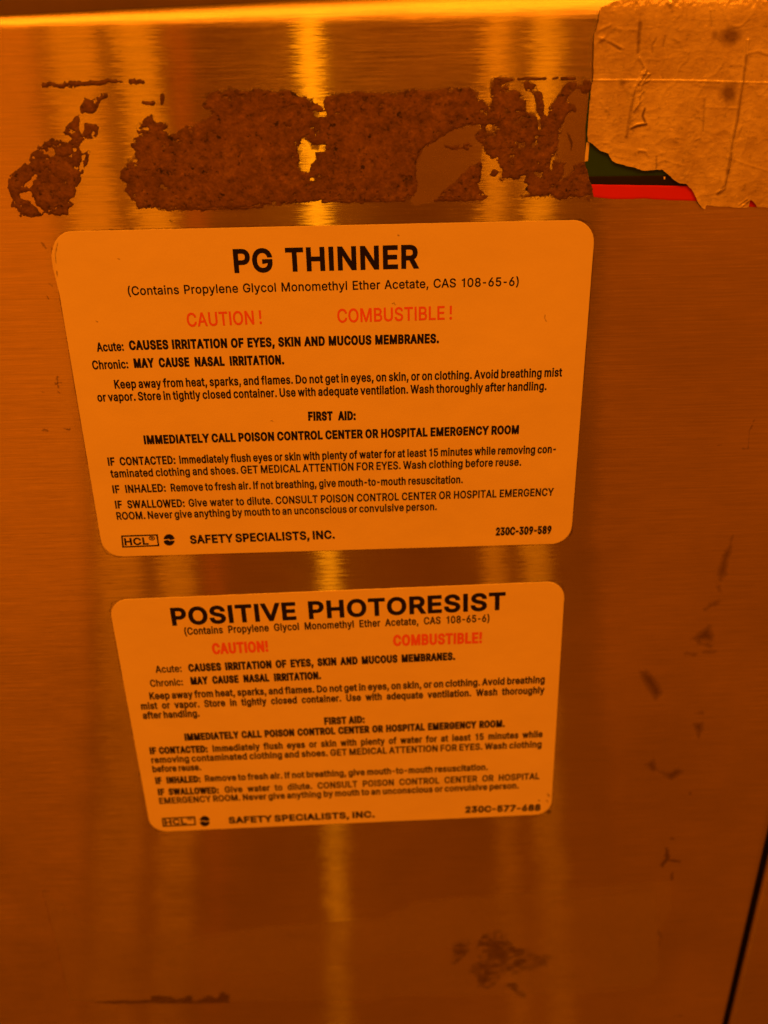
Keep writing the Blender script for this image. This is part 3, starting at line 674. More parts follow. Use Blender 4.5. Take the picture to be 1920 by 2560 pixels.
1390|276,0 212,0 212,380 96,380 96,428 150,434 190,450 214,478 224,509 276,509
2453|64,0 64,47 234,229 299,305 315,337 320,360 317,397 308,419 293,436 262,454 224,460 196,457 162,441 145,424 130,390 127,362 66,362 67,384 71,405 77,424 86,442 98,459 126,486 162,505 182,511 225,516 268,511 288,505 306,497 323,486 350,461 370,428 376,411 380,392 380,358 371,318 357,290 336,259 267,180 153,60 153,57 389,57 389,0
3453|195,-6 152,2 114,19 83,43 70,57 52,91 46,111 44,132 109,132 115,107 126,87 134,78 154,64 191,52 219,50 262,56 287,67 307,83 321,104 328,130 328,158 322,184 308,207 288,226 275,234 260,240 223,247 157,248 157,299 288,448 288,452 70,452 70,509 372,509 372,461 211,278 211,289 239,290 287,284 308,276 344,253 359,239 381,205 392,166 392,123 380,84 370,66 358,50 344,36 309,12 266,-2 243,-6
4454|40,105 40,158 247,509 311,509 109,166 109,163 413,163 413,105;282,0 282,146 282,318 343,318 343,0
5453|221,-7 199,-6 159,3 140,11 108,32 94,45 73,76 66,93 60,130 122,130 127,108 145,80 173,60 196,52 221,50 250,53 276,64 288,72 307,92 320,117 327,146 327,178 320,208 306,233 286,254 262,269 233,276 192,275 156,264 128,246 67,253 96,509 366,509 366,452 151,452 134,301 155,315 190,329 229,334 263,330 294,321 321,306 345,285 364,260 379,231 388,199 391,163 390,139 379,95 357,57 343,41 327,27 309,15 268,-1
6453|226,-7 182,-1 161,5 125,26 109,40 84,74 75,94 65,138 65,180 73,219 89,261 137,340 252,509 322,509 151,261 145,261 165,288 179,299 196,307 214,312 235,314 257,313 298,303 316,295 332,284 359,257 370,240 384,201 388,180 388,134 384,112 368,73 343,39 310,14 271,-2 249,-6;241,49 267,56 289,70 299,79 314,101 324,128 327,142 327,173 320,201 307,225 289,244 267,258 241,264 212,264 186,258 163,244 145,225 132,201 126,174 126,143 132,114 145,90 153,79 186,56 212,49
7452|97,0 323,448 323,452 62,452 62,509 391,509 391,449 165,0
8453|201,-6 156,3 117,21 86,47 64,78 57,96 53,115 53,151 59,181 72,208 90,231 113,249 125,256 153,265 153,267 135,273 119,282 105,293 83,324 76,342 70,380 75,417 90,450 114,477 146,498 164,506 204,514 226,516 269,511 288,506 323,488 350,464 361,450 377,417 382,380 376,342 369,324 347,293 318,273 300,267 300,265 327,256 351,241 372,220 387,195 397,166 401,135 395,96 388,78 366,47 352,33 317,11 296,3 251,-6;243,50 272,55 296,66 323,91 333,113 337,139 333,165 329,177 314,199 295,216 270,228 242,234 211,234 182,228 157,216 138,199 123,177 116,152 116,126 123,102 136,82 156,66 180,55 210,50;239,290 252,292 274,300 293,313 307,330 316,351 319,376 313,410 294,437 264,454 226,460 188,454 167,444 151,429 139,410 133,376 136,351 145,330 159,313 178,300 201,292 213,290
9453|226,516 271,510 310,494 328,482 343,468 368,434 384,393 388,371 388,328 380,290 363,248 334,197 315,168 200,0 130,0 301,248 307,248 299,234 287,221 273,210 257,202 238,196 195,196 175,199 137,214 106,237 83,269 74,287 68,307 64,352 65,375 69,397 75,417 96,454 125,483 162,504 203,514;212,459 199,457 174,446 145,419 133,395 126,367 126,336 138,295 163,265 186,251 212,244 240,244 267,251 279,257 299,273 314,295 324,321 327,335 327,366 320,394 307,419 290,438 267,452 254,457 241,459
.188|95,-4 78,-1 63,9 53,24 50,41 53,59 63,73 78,83 95,87 113,83 128,73 138,59 141,41 138,24 128,9 113,-1
,188|38,-119 68,71 137,71 84,-119
:188|95,-4 78,-1 63,9 53,24 50,41 53,59 63,73 78,83 95,87 113,83 128,73 138,59 141,41 138,24 128,9 113,-1;95,271 78,274 63,284 53,299 50,316 53,334 63,349 78,359 95,362 113,359 128,349 138,334 141,316 138,299 128,284 113,274
;188|38,-119 68,71 137,71 84,-119;103,271 86,274 71,284 61,299 58,316 61,334 71,349 86,359 103,362 121,359 136,349 146,334 149,316 146,299 136,284 121,274
!196|67,160 63,509 132,509 128,160;98,-4 81,-1 66,9 56,24 52,41 56,58 66,73 81,83 98,86 116,83 130,73 140,58 143,41 140,24 130,9 116,-1
(273|90,235 101,324 122,413 153,494 177,539 236,539 201,457 174,370 161,313 152,232 152,184 156,138 165,91 188,16 209,-38 236,-96 177,-96 156,-59 124,16 111,55 95,131 90,169
)273|37,-96 76,-9 95,44 113,116 120,162 122,207 116,285 106,342 73,457 37,539 97,539 121,494 142,441 167,354 178,293 184,207 183,168 171,92 149,15 117,-59 97,-96
-453|337,244 337,188 114,188 114,244
®463|211,119 173,127 137,142 105,164 78,191 57,222 48,240 37,277 33,317 37,357 48,394 67,428 91,457 121,482 154,500 192,512 231,516 271,512 309,500 343,482 372,457 396,428 415,394 422,376 429,337 429,297 422,258 406,222 385,191 358,164 343,152 309,134 271,122 252,119;231,166 271,171 290,178 323,198 338,210 362,241 371,259 381,296 381,337 377,357 371,375 362,393 351,409 323,436 290,456 252,466 211,466 173,456 140,436 112,409 101,393 92,375 86,357 82,337 82,296 92,259 101,241 125,210 156,187 173,178 192,171;273,226 228,312 273,312 319,226;161,226 161,409 253,409 266,407 279,402 292,394 302,383 309,368 311,350 309,332 302,316 291,304 278,295 264,289 250,287 185,287 185,319 239,319 248,321 257,327 264,337 267,350 264,364 257,372 239,378 203,378 203,226""".split('\n'):
    adv, body = ln[1:].split('|')
    adv = float(adv) * (.80 if ln[0] == '-' else 1)
    GLYPHS[ln[0]] = (adv, [np.array([[float(t) for t in q.split(',')] for q in p.split()]) for p in body.split(';')])
CAP = 509.0
_a, _p = GLYPHS['!']; GLYPHS['!'] = (_a, [np.stack([q[:, 0], np.where((q[:, 1] < 300) & (q[:, 1].max() > 300), q[:, 1] + 50, q[:, 1])], 1) for q in _p])
_a, _p = GLYPHS['-']; GLYPHS['-'] = (_a, [q * np.array([.80, 1]) for q in _p])


def fatten(p, d):
    if abs(d) < 1e-9: return p
    a = p - np.roll(p, 1, 0); b = np.roll(p, -1, 0) - p
    na = np.stack([a[:, 1], -a[:, 0]], 1); nb = np.stack([b[:, 1], -b[:, 0]], 1)
    na /= np.linalg.norm(na, axis=1)[:, None] + 1e-12; nb /= np.linalg.norm(nb, axis=1)[:, None] + 1e-12
    m = na + nb
    k = 2.0 / np.maximum((m ** 2).sum(1), .8)
    return p + m * (k * d)[:, None]


def fill(loops):
    """triangles of a flat outline with holes: (points, faces)"""
    vs, es = [], []
    for q in loops:
        o = len(vs); n = len(q)
        vs += [Vector((float(a), float(b))) for a, b in q]
        es += [(o + i, o + (i + 1) % n) for i in range(n)]
    v, _, f, _, _, _ = delaunay_2d_cdt(vs, es, [], 1, 1e-7, False)
    v = np.array([(p.x, p.y) for p in v])
    f = np.array([t for t in f])
    c = v[f].mean(1)
    wind = np.zeros(len(c), int)
    for q in loops:
        q = np.asarray(q, float)
        for (ax, ay), (bx, by) in zip(q, np.roll(q, -1, 0)):
            up_ = (ay <= c[:, 1]) & (by > c[:, 1]); dn_ = (by <= c[:, 1]) & (ay > c[:, 1])
            if not (up_.any() or dn_.any()): continue
            xi = (bx - ax) * (c[:, 1] - ay) / (by - ay) + ax
            wind += (up_ & (c[:, 0] < xi)).astype(int) - (dn_ & (c[:, 0] < xi)).astype(int)
    return v, f[wind != 0]


def area(p):
    x, y = p[:, 0], p[:, 1]
    return .5 * np.sum(x * np.roll(y, -1) - y * np.roll(x, -1))


def text_geo(text, width, cap, stem, squeeze):
    """flat letters from (0,0) to (width,0), mm; stem is the stroke width over the cap height"""
    sy = cap / CAP
    sx = sy * squeeze
    nsp = text.count(' ')
    fat = (stem * cap - 65 * sx) / 2
    extra = max(fat, 0) * 1.15                            # heavier letters stand wider
    glyphw = sum(GLYPHS[c][0] for c in text if c != ' ')
    n = len(text) - nsp
    space = None
    if nsp:
        space = (width - glyphw * sx - n * extra) / nsp / sx
        if not 105 <= space <= 520:
            space = min(max(space, 150), 420); 
            sx = (width - n * extra) / (glyphw + nsp * space)
    else:
        sx = (width - n * extra) / max(glyphw - 60, 1)
    fat = (stem * cap - 65 * sx) / 2
    V, Fc, x = [], [], 0.0
    first = True
    for c in text:
        if c == ' ':
            x += space * sx; continue
        adv, polys = GLYPHS[c]
        if first: x -= min(q[:, 0].min() for q in polys) * sx - max(fat, 0); first = False
        big = max(polys, key=lambda q: abs(area(q)))
        sg = 1 if area(big) > 0 else -1
        loops = []
        for q in polys:
            q = q * np.array([sx, sy]); q = fatten(q, fat * sg)
            loops.append(q + np.array([x + extra / 2, 0]))
        base = len(V)
        v, f = fill(loops)
        V += v.tolist(); Fc += [tuple(int(base + i) for i in t) for t in f]
        x += adv * sx + extra
    return V, Fc


LABEL_T = .16
INK_UP = .035


class Sticker:
    def __init__(self, corners, name, label, group=None):
        q = np.array([P(*c) for c in corners])
        self.c = q.mean(0)
        ex = (q[1] - q[0]) + (q[2] - q[3]); self.ang = math.atan2(ex[1], ex[0])
        self.w, self.h = 151.8, 101.1
        self.root = empty(name, (self.c[0], 0, self.c[1]), label=label, cat='warning sticker', group=group)
        # rounded sheet with a soft edge
        r, out = 6.4, []
        for sx_, sy_, a0 in ((1, 1, 0), (-1, 1, 90), (-1, -1, 180), (1, -1, 270)):
            for k in range(9):
                t = rad(a0 + k * 11.25)
                out.append((sx_ * (self.w / 2 - r) + r * math.cos(t), sy_ * (self.h / 2 - r) + r * math.sin(t)))
        out = np.array(out); n = len(out)
        rings = [(0, 0.005), (0, LABEL_T - .05), (.05, LABEL_T)]
        V = []
        for inset, y in rings:
            k = out * (1 - inset * 2 / np.array([self.w, self.h]))
            V += [self.at(a, b, y) for a, b in k]
        Fc = [tuple(range(2 * n, 3 * n))]
        for i in range(2):
            for k in range(n): Fc.append((i * n + k, i * n + (k + 1) % n, (i + 1) * n + (k + 1) % n, (i + 1) * n + k))
        self.sheet = mesh_obj('paper_sheet', V, Fc, PAPER, self.root)

    def at(self, a, b, y):
        c, s = math.cos(self.ang), math.sin(self.ang)
        return (self.c[0] + a * c - b * s, -y, self.c[1] + a * s + b * c)

    def write(self, name, lines, mat, cap=None, label=None, parent=None):
        """lines: (text, left px, right px, cap mm or None, stem, squeeze)"""
        V, Fc = [], []
        for text, p, q, capmm, stem, sq in lines:
            a, b = P(*p), P(*q)
            d = b - a; L = np.hypot(*d); ux, uz = d / L
            v, f = text_geo(text, L, capmm, stem, sq)
            o = len(V)
            V += [(a[0] + x * ux - y * uz, -(LABEL_T + INK_UP), a[1] + x * uz + y * ux) for x, y in v]
            Fc += [tuple(o + i for i in t) for t in f]
        o = mesh_obj(name, V, Fc, mat, self.root)
        if parent is not None: o.parent = parent
        if label: o['label'] = label
        return o

    def flat(self, name, loops_px, mat, up=INK_UP):
        v, f = fill([[P(*t) for t in lp] for lp in loops_px])
        return mesh_obj(name, [(a, -(LABEL_T + up), b) for a, b in v], [tuple(map(int, t)) for t in f], mat, self.root)

    def logo(self, box, th, disc, rpx, text, tp, tq, cap):
        cb = sum(np.array(b, float) for b in box) / 4
        inner = [tuple(np.array(b) + np.sign(cb - np.array(b)) * np.array([th * 1.15, th])) for b in box]
        frame = self.frame = self.flat('maker_logo', [box, inner[::-1]], BLACK_INK)
        self.write('logo_letters', [(text, tp, tq, cap, .27, 1.2)], BLACK_INK, parent=frame)
        # disc cut by a pale S-shaped band
        cx_, cy_ = disc
        n = 40
        up, dn = [], []
        band_t = lambda t: -.06 + .22 * math.sin(t * math.pi)           # t -1..1 across
        def arc(a0, a1, m): return [(math.cos(rad(a0 + (a1 - a0) * i / m)), math.sin(rad(a0 + (a1 - a0) * i / m))) for i in range(m + 1)]
        top = arc(12, 172, 22) + [(-.55, .10), (-.1, .16), (.25, -.02), (.5, .0)]
        bot = arc(192, 352, 22) + [(.55, -.12), (.1, -.18), (-.25, .0), (-.5, -.02)]
        V, Fc = [], []
        for lp in (top, bot):
            v, f = fill([[P(cx_ + x * rpx, cy_ - y * rpx) for x, y in lp]])
            o = len(V); V += [(a, b, 0) for a, b in v]
            Fc += [tuple(int(o + i) for i in t) for t in f]
        mesh_obj('logo_disc', [(x, -(LABEL_T + INK_UP), z) for x, z, _ in V], Fc, BLACK_INK, self.root).parent = frame


up = Sticker([(123.1, 580.7), (1494.1, 546.5), (1426.5, 1359.8), (254.5, 1391.4)], 'warning_sticker',
             'upper pale sticker headed PG THINNER with red caution words', 'rectangular chemical warning stickers')
RG, BD = .185, .255
up.write('title', [('PG', (584.7, 679.7), (683, 677.2), 5.95, .235, 1), ('THINNER', (714, 676.5), (1041.4, 668.3), 5.95, .235, 1)], BLACK_INK)
up.write('contents_line', [('(Contains Propylene Glycol Monomethyl Ether Acetate, CAS 108-65-6)', (320.8, 737.6), (1302.5, 713.5), 2.42, .175, .95)], BLACK_INK)
up.write('caution_word', [('CAUTION !', (468.8, 815.8), (658.9, 808.9), 3.8, .155, .86)], RED_INK)
up.write('combustible_word', [('COMBUSTIBLE !', (843.5, 805.7), (1133.5, 797.4), 3.8, .155, .86)], RED_INK)
up.write('hazard_text', [('Acute:', (242.9, 878), (309.3, 875.8), 2.48, RG, .9),
    ('CAUSES IRRITATION OF EYES, SKIN AND MUCOUS MEMBRANES.', (323, 873.5), (1097.8, 856), 2.48, BD, .74),
    ('Chronic:', (231.9, 922.5), (321.3, 919.8), 2.48, RG, .9),
    ('MAY CAUSE NASAL IRRITATION.', (335, 918), (711.5, 909), 2.48, BD, .66)], BLACK_INK)
up.write('handling_text', [
    ('Keep away from heat, sparks, and flames. Do not get in eyes, on skin, or on clothing. Avoid breathing mist', (286.9, 970.6), (1405.6, 940), 2.5, RG, .76),
    ('or vapor. Store in tightly closed container. Use with adequate ventilation. Wash thoroughly after handling.', (244.3, 1002.9), (1367, 974), 2.5, RG, .76)], BLACK_INK)
up.write('first_aid_heading', [('FIRST AID:', (769.7, 1050), (890, 1048.3), 2.52, BD, .66),
    ('IMMEDIATELY CALL POISON CONTROL CENTER OR HOSPITAL EMERGENCY ROOM', (360, 1109), (1298, 1083), 2.52, BD, .74)], BLACK_INK)
up.write('first_aid_text', [
    ('IF CONTACTED:', (270.4, 1163), (441, 1158.6), 2.5, .20, .70),
    ('Immediately flush eyes or skin with plenty of water for at least 15 minutes while removing con-', (449, 1158.2), (1392, 1131), 2.5, RG, .76),
    ('taminated clothing and shoes. GET MEDICAL ATTENTION FOR EYES. Wash clothing before reuse.', (277.3, 1193), (1303, 1163), 2.5, RG, .76),
    ('IF INHALED:', (282.3, 1232), (417, 1228), 2.5, .20, .70),
    ('Remove to fresh air. If not breathing, give mouth-to-mouth resuscitation.', (427.5, 1227.8), (1158.7, 1206.8), 2.5, RG, .76),
    ('IF SWALLOWED:', (288.7, 1270), (464.2, 1266.2), 2.5, .20, .70),
    ('Give water to dilute. CONSULT POISON CONTROL CENTER OR HOSPITAL EMERGENCY', (472, 1265.9), (1384, 1238), 2.5, RG, .76),
    ('ROOM. Never give anything by mouth to an unconscious or convulsive person.', (292.4, 1298.4), (1094, 1274), 2.5, RG, .76)], BLACK_INK)
up.logo([(303, 1338), (394.6, 1335), (398.7, 1364.8), (306, 1368.5)], 3.4, (423, 1349), 14.3, 'HCL', (312, 1362.3), (372, 1359.8), 2.35)
up.write('maker_name', [('SAFETY SPECIALISTS, INC.', (475.6, 1358), (838.4, 1345), 2.75, .25, 1.05)], BLACK_INK)
up.write('product_code', [('230C-309-589', (1238.4, 1337.3), (1377.2, 1332.7), 2.6, .23, .92)], BLACK_INK)
up.write('registered_mark', [('®', (373, 1353.5), (389, 1353), 1.9, .2, 1.0)], BLACK_INK, parent=up.frame)

lo = Sticker([(273.95, 1498.7), (1409.9, 1450.4), (1375.3, 2036.6), (379.4, 2080.3)], 'warning_sticker',
             'lower pale sticker headed POSITIVE PHOTORESIST below the thinner sticker', 'rectangular chemical warning stickers')
lo.write('title', [('POSITIVE', (429.5, 1561.5), (741.5, 1546.5), 6.2, .255, 1), ('PHOTORESIST', (771, 1545.1), (1262.5, 1521.5), 6.2, .255, 1)], BLACK_INK)
lo.write('contents_line', [('(Contains Propylene Glycol Monomethyl Ether Acetate, CAS 108-65-6)', (461.6, 1586.2), (1227.3, 1552.8), 2.72, .175, .72)], BLACK_INK)
lo.write('caution_word', [('CAUTION!', (530.7, 1633.7), (669.8, 1627), 3.95, .22, .68)], RED_INK)
lo.write('combustible_word', [('COMBUSTIBLE!', (981.8, 1613), (1203, 1605.6), 3.95, .22, .68)], RED_INK)
lo.write('hazard_text', [('Acute:', (389.5, 1681), (454, 1678.5), 2.75, .175, .95),
    ('CAUSES IRRITATION OF EYES, SKIN AND MUCOUS MEMBRANES.', (471, 1677.8), (1137.6, 1647.9), 2.78, .255, .63),
    ('Chronic:', (376.4, 1715.9), (457.9, 1712), 2.75, .175, .95),
    ('MAY CAUSE NASAL IRRITATION.', (476.6, 1710), (803.2, 1696), 2.78, .255, .60)], BLACK_INK)
lo.write('handling_text', [
    ('Keep away from heat, sparks, and flames. Do not get in eyes, on skin, or on clothing. Avoid breathing', (374.5, 1747.6), (1363, 1705.8), 2.78, .20, 0.8),
    ('mist or vapor. Store in tightly closed container. Use with adequate ventilation. Wash thoroughly', (353.2, 1772.7), (1361, 1732), 2.78, .20, 0.69),
    ('after handling.', (357.7, 1796.2), (500.5, 1790), 2.78, .20, 0.76)], BLACK_INK)
lo.write('first_aid_heading', [('FIRST AID:', (810, 1810), (912.3, 1805.4), 2.78, .255, .63),
    ('IMMEDIATELY CALL POISON CONTROL CENTER OR HOSPITAL EMERGENCY ROOM.', (461.6, 1849.9), (1262, 1815.5), 2.78, .255, .63)], BLACK_INK)
lo.write('first_aid_text', [
    ('IF CONTACTED:', (374.5, 1883.9), (520.3, 1879), 2.76, .25, .60),
    ('Immediately flush eyes or skin with plenty of water for at least 15 minutes while', (532, 1878.3), (1357, 1841.7), 2.78, .20, 0.7),
    ('removing contaminated clothing and shoes. GET MEDICAL ATTENTION FOR EYES. Wash clothing', (379, 1907), (1355, 1866.7), 2.78, .20, 0.75),
    ('before reuse.', (382, 1929.5), (504.6, 1924.2), 2.78, .20, 0.76),
    ('IF INHALED:', (388.7, 1958.3), (502.7, 1953.8), 2.76, .25, .60),
    ('Remove to fresh air. If not breathing, give mouth-to-mouth resuscitation.', (512.8, 1953), (1221, 1923.9), 2.78, .20, 0.76),
    ('IF SWALLOWED:', (395, 1986.7), (548.3, 1981.8), 2.76, .25, .60),
    ('Give water to dilute. CONSULT POISON CONTROL CENTER OR HOSPITAL', (562, 1980.7), (1348.8, 1946.3), 2.78, .20, 0.69),
    ('EMERGENCY ROOM. Never give anything by mouth to an unconscious or convulsive person.', (398.8, 2008.7), (1298.3, 1969.8), 2.78, .20, 0.77)], BLACK_INK)
lo.logo([(404.4, 2044.2), (487.8, 2039.7), (490.4, 2062.1), (407.4, 2066.3)], 3.2, (512, 2052), 13, 'HCL', (412.6, 2061.5), (467, 2058.5), 2.5)
lo.write('maker_name', [('SAFETY SPECIALISTS, INC.', (571.8, 2057.3), (937.7, 2041.6), 2.85, .29, 1.2)], BLACK_INK)
lo.write('product_code', [('230C-577-688', (1162, 2030.4), (1350, 2024.8), 2.8, .29, 1.3)], BLACK_INK)
lo.write('registered_mark', [('®', (468, 2052), (483, 2051.4), 2.0, .2, 1.0)], BLACK_INK, parent=lo.frame)


up_edge = patch('worn_edge', [], GRIME_SHADE, up.root, lines=[L3([(98, 148), (84, 205), (88, 255)]), L3([(92, 300), (96, 330)])], lw=.22, amp=.2, scale=.8,
                base=LABEL_T + .03, height=.02, fade=.2, seed=44, cell=.08)
patch('backing_edge', [L3([(68, 175), (62, 215), (72, 290), (108, 430), (150, 650), (182, 850), (194, 930), (210, 930), (190, 800), (150, 600), (112, 420), (90, 320), (76, 220)])],
      WHITE, up.root, amp=.10, scale=1.5, base=.10, height=.03, seed=45, cell=.12)


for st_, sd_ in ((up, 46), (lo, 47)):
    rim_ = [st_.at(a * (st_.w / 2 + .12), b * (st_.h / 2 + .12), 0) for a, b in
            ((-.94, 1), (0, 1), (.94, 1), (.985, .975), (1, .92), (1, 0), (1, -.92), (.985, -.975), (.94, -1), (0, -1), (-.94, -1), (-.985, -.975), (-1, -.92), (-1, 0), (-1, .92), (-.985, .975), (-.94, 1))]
    patch('contact_shade', [], GRIME_SHADE, st_.root, lines=[[(a, c) for a, b, c in rim_]], lw=.22, amp=.30, scale=5, ragged=.22, base=.02, height=.02, fade=.35, seed=sd_, cell=.14)  # thin dark outline painted in as the sticker's contact shadow


def specks(st, lines, lw, seed):
    for q in lines:
        patch('dirt_speck', [], GRIME_SHADE, st.root, lines=[q], lw=lw, amp=lw * .6, scale=.7, base=LABEL_T + .03, height=.03, fade=.3, seed=seed, cell=.08)


specks(up, [L3([(425, 232), (434, 236)]), L3([(306, 572), (314, 576)]), crop(800, 540, 760 / 1659, [(396, 478), (404, 472), (410, 484)]),
            crop(800, 540, 760 / 1659, [(1228, 540), (1224, 555), (1234, 575)]), L5([(1262, 155), (1275, 160)]), crop(800, 540, 760 / 1659, [(426, 104), (430, 106)])], .26, 41)
specks(lo, [crop(820, 1780, 620 / 1659, [(1470, 545), (1478, 560)]), crop(820, 1780, 620 / 1659, [(1462, 590), (1470, 600)]), crop(820, 1780, 620 / 1659, [(1408, 588), (1414, 592)])], .4, 42)
grime([crop(820, 1780, 620 / 1659, [(1455, 665), (1485, 650), (1505, 668), (1480, 685), (1462, 682)])], amp=.3, fade=.5, seed=43, cell=.15)

# ------------------------------------------------------------------ coloured sticker under the tape
cs_root = empty('hazard_decal', (*np.insert(P(1600, 440), 1, 0),),
                label='glossy green, black and red decal half hidden under the torn cream tape', cat='decal')


def decal_part(name, poly, mat, y, amp=.12):
    X, Y = grid(min(p[0] for p in poly) - 1, max(p[0] for p in poly) + 1, min(p[1] for p in poly) - 1, max(p[1] for p in poly) + 1, .3)
    M = sdf(poly, X, Y) + amp * fbm(X, Y, 2.5, 3, 50)
    pts, vals, faces = cut_sheet(X, Y, M)
    V = surf(pts[:, 0], pts[:, 1], y * np.clip(.3 + vals / .3, 0.3, 1))
    return mesh_obj(name, V, faces, mat, cs_root, smooth=True)


edge = R5([(118, 780), (80, 1090)]) + R6([(76, 330), (78, 365), (110, 490), (125, 555), (150, 668)])
decal_part('green_field', edge[0:2] + R6([(76, 330), (78, 365), (112, 492), (800, 480), (1000, 480), (1000, 100), (300, 50)]), GREEN, .10)
decal_part('black_band', R6([(108, 486), (128, 560), (960, 572), (1200, 575), (1200, 478), (800, 476)]), BLACK, .115)
decal_part('red_band', R6([(126, 553), (152, 667), (330, 684), (600, 680), (850, 694), (1040, 702), (1640, 760), (1640, 590), (960, 568)]), RED, .13)
decal_part('white_margin', R6([(86, 185), (122, 190), (106, 358), (74, 362)]), WHITE, .15, amp=.06)

mesh_obj('paint_chip', [(P(1440 + a * .2893, 300 + b * .2893)[0], -.16, P(1440 + a * .2893, 300 + b * .2893)[1]) for a, b in ((755, 488), (772, 490), (768, 512), (757, 514))], [(0, 1, 2, 3)], WHITE, cs_root)
# ------------------------------------------------------------------ torn cream tape folded over the rim
tp_root = empty('packing_tape', (*np.insert(P(1700, 200), 1, 0),),
                label='wrinkled cream tape with torn lower edge, stuck over the top right corner', cat='tape')


def rim_pt(px, s):
    return (P(*px)[0], s)


tape_top = [rim_pt((1499, 30), 22.3), rim_pt((1535, 17), 23.9), rim_pt((1560, 13), 24.4), rim_pt((1596, 13), 25.2), rim_pt((1625, 14), 25.4), rim_pt((1648, 16), 25.8),
            rim_pt((1663, 14), 25.0), rim_pt((1676, 26), 23.2), rim_pt((1682, 24), 24.0), rim_pt((1690, 10), 27.5), rim_pt((1700, 5), 33), (95, 42), (150, 43)]
tape_poly = tape_top + [(150, -27.5)] + \
    R6([(1659, 755), (1560, 752), (1500, 688), (1488, 756), (1400, 755), (1200, 742), (1120, 735), (1105, 765), (1075, 750), (1050, 720), (1035, 680),
        (1000, 612), (950, 552), (880, 546), (830, 512), (790, 467), (735, 432), (560, 436), (500, 416), (420, 392), (340, 372), (305, 350), (270, 290),
        (200, 262), (130, 202), (92, 182)]) + R5([(88, 1080), (112, 880), (124, 780), (142, 680), (148, 400), (138, 300), (166, 268), (190, 180)])
X, Y = grid(62, 150, -29, 44, .22)
Mk = sdf(tape_poly, X, Y) + .28 * fbm(X, Y, 1.6, 4, 60) * np.clip((14.5 - Y) / 10, .35, 1) - .05
Mk = np.where(X > 148.5, np.maximum(Mk, sdf(tape_poly, X, Y)), Mk)
pts, vals, faces = cut_sheet(X, Y, Mk)
x, s = pts[:, 0], pts[:, 1]


def fold_line(poly, width, amp):
    d = line_dist(poly, x, s)
    return amp * np.exp(-(d / width) ** 2)


h = .30 + .09 * fbm(x, s, 7, 3, 61) + .05 * fbm(x, s, 2.2, 4, 62) + .025 * fbm(x * .6, s, .8, 3, 63)
crease_z = np.interp(x, [P(*p)[0] for p in [(1480, 199), (1700, 200), (1920, 206)]], [P(*p)[1] for p in [(1480, 199), (1700, 200), (1920, 206)]])
step = 1 / (1 + np.exp(-(crease_z + .05 * fbm(x, s, 3, 2, 64) - s) / .07))
h += .16 * step + .14 * np.exp(-((s - crease_z + .15) / .22) ** 2)
folds = [([(565, 140), (545, 330), (535, 480)], .5, -.25), ([(535, 480), (600, 600), (540, 720)], .35, .30), ([(590, 620), (500, 760), (460, 1000), (430, 1170)], .45, .38),
         ([(620, 650), (560, 720), (530, 900), (500, 950)], .28, .34), ([(640, 640), (560, 640)], .2, .25), ([(630, 690), (550, 735)], .2, .22), ([(575, 790), (540, 830)], .2, .22),
         ([(550, 880), (510, 930)], .2, .22), ([(475, 1105), (520, 1075), (600, 1070)], .35, .3),
         ([(1480, 350), (1470, 470), (1440, 680), (1410, 850), (1385, 1030), (1340, 1230), (1330, 1330), (1308, 1460)], .42, .42), ([(1490, 460), (1570, 440), (1659, 470)], .4, .18),
         ([(1105, 870), (1095, 1000), (1095, 1130)], .35, -.16), ([(690, 340), (655, 400), (660, 450)], .35, -.16), ([(770, 320), (750, 400)], .3, -.14),
         ([(200, 330), (300, 370), (400, 420)], .4, .22), ([(250, 350), (380, 430)], .35, -.18), ([(200, 260), (290, 220)], .4, .22),
         ([(1160, 110), (1170, 230)], .3, -.2), ([(1120, 925), (1390, 935)], .25, .1), ([(620, 510), (720, 520)], .25, .08), ([(120, 1020), (260, 1030)], .25, .08), ([(210, 880), (280, 980)], .4, .14)]
for pl_, wd, am in folds: h += fold_line(R5(pl_), wd, am)
for pl_, wd, am in [([(1335, 280), (1310, 420), (1290, 500), (1270, 590), (1220, 626)], .4, .4), ([(1300, 400), (1310, 450)], .4, .25), ([(700, 310), (705, 410)], .8, .10),
                    ([(690, 320), (690, 420)], .2, -.2), ([(1430, 740), (1490, 690)], .22, .3), ([(1400, 730), (1470, 680)], .2, .25), ([(540, 260), (600, 270), (620, 310)], .35, .2),
                    ([(780, 350), (900, 390)], .25, .09), ([(1300, 320), (1490, 390), (1659, 440)], .3, .10), ([(1030, 170), (1060, 155)], .25, .1), ([(1410, 150), (1440, 30)], .35, -.15)]:
    h += fold_line(R6(pl_), wd, am)
ridge = lambda sc, sd: np.clip(1 - 7 * np.abs(fbm(x, s, sc, 3, sd)), 0, 1) ** 1.5
h += .14 * ridge(11, 80) + .05 * ridge(4.5, 81) + .03 * ridge(2.2, 82)
y_ridge = np.clip(1 - 7 * np.abs(fbm(x * .35, s * 1.3, 3.0, 3, 90)), 0, 1) ** 1.5
h += .055 * y_ridge
crump = np.exp(-(line_dist(R5([(600, 600), (560, 720), (520, 850), (470, 1020)]), x, s) / 1.3) ** 2) + .7 * np.exp(-(line_dist(R6([(1380, 760), (1500, 690)]), x, s) / 1.2) ** 2)
h += crump * (.22 * np.abs(fbm(x * 1.5, s, .9, 2, 83)) + .12 * ridge(1.6, 84))
# crumpled where it turns over the rim
rimw = np.exp(-((s - 24.5) / 3.2) ** 2)
h += rimw * (.35 * np.abs(fbm(x, s, 3.0, 3, 65)) + .16 * fbm(x, s, .9, 2, 66))
h += (.10 + .14 * np.clip(fbm(x, s, 5, 2, 85) + .4, 0, 1)) * np.clip(1 - vals / 1.1, 0, 1)                      # lifted torn edge
h = np.maximum(h, .17)


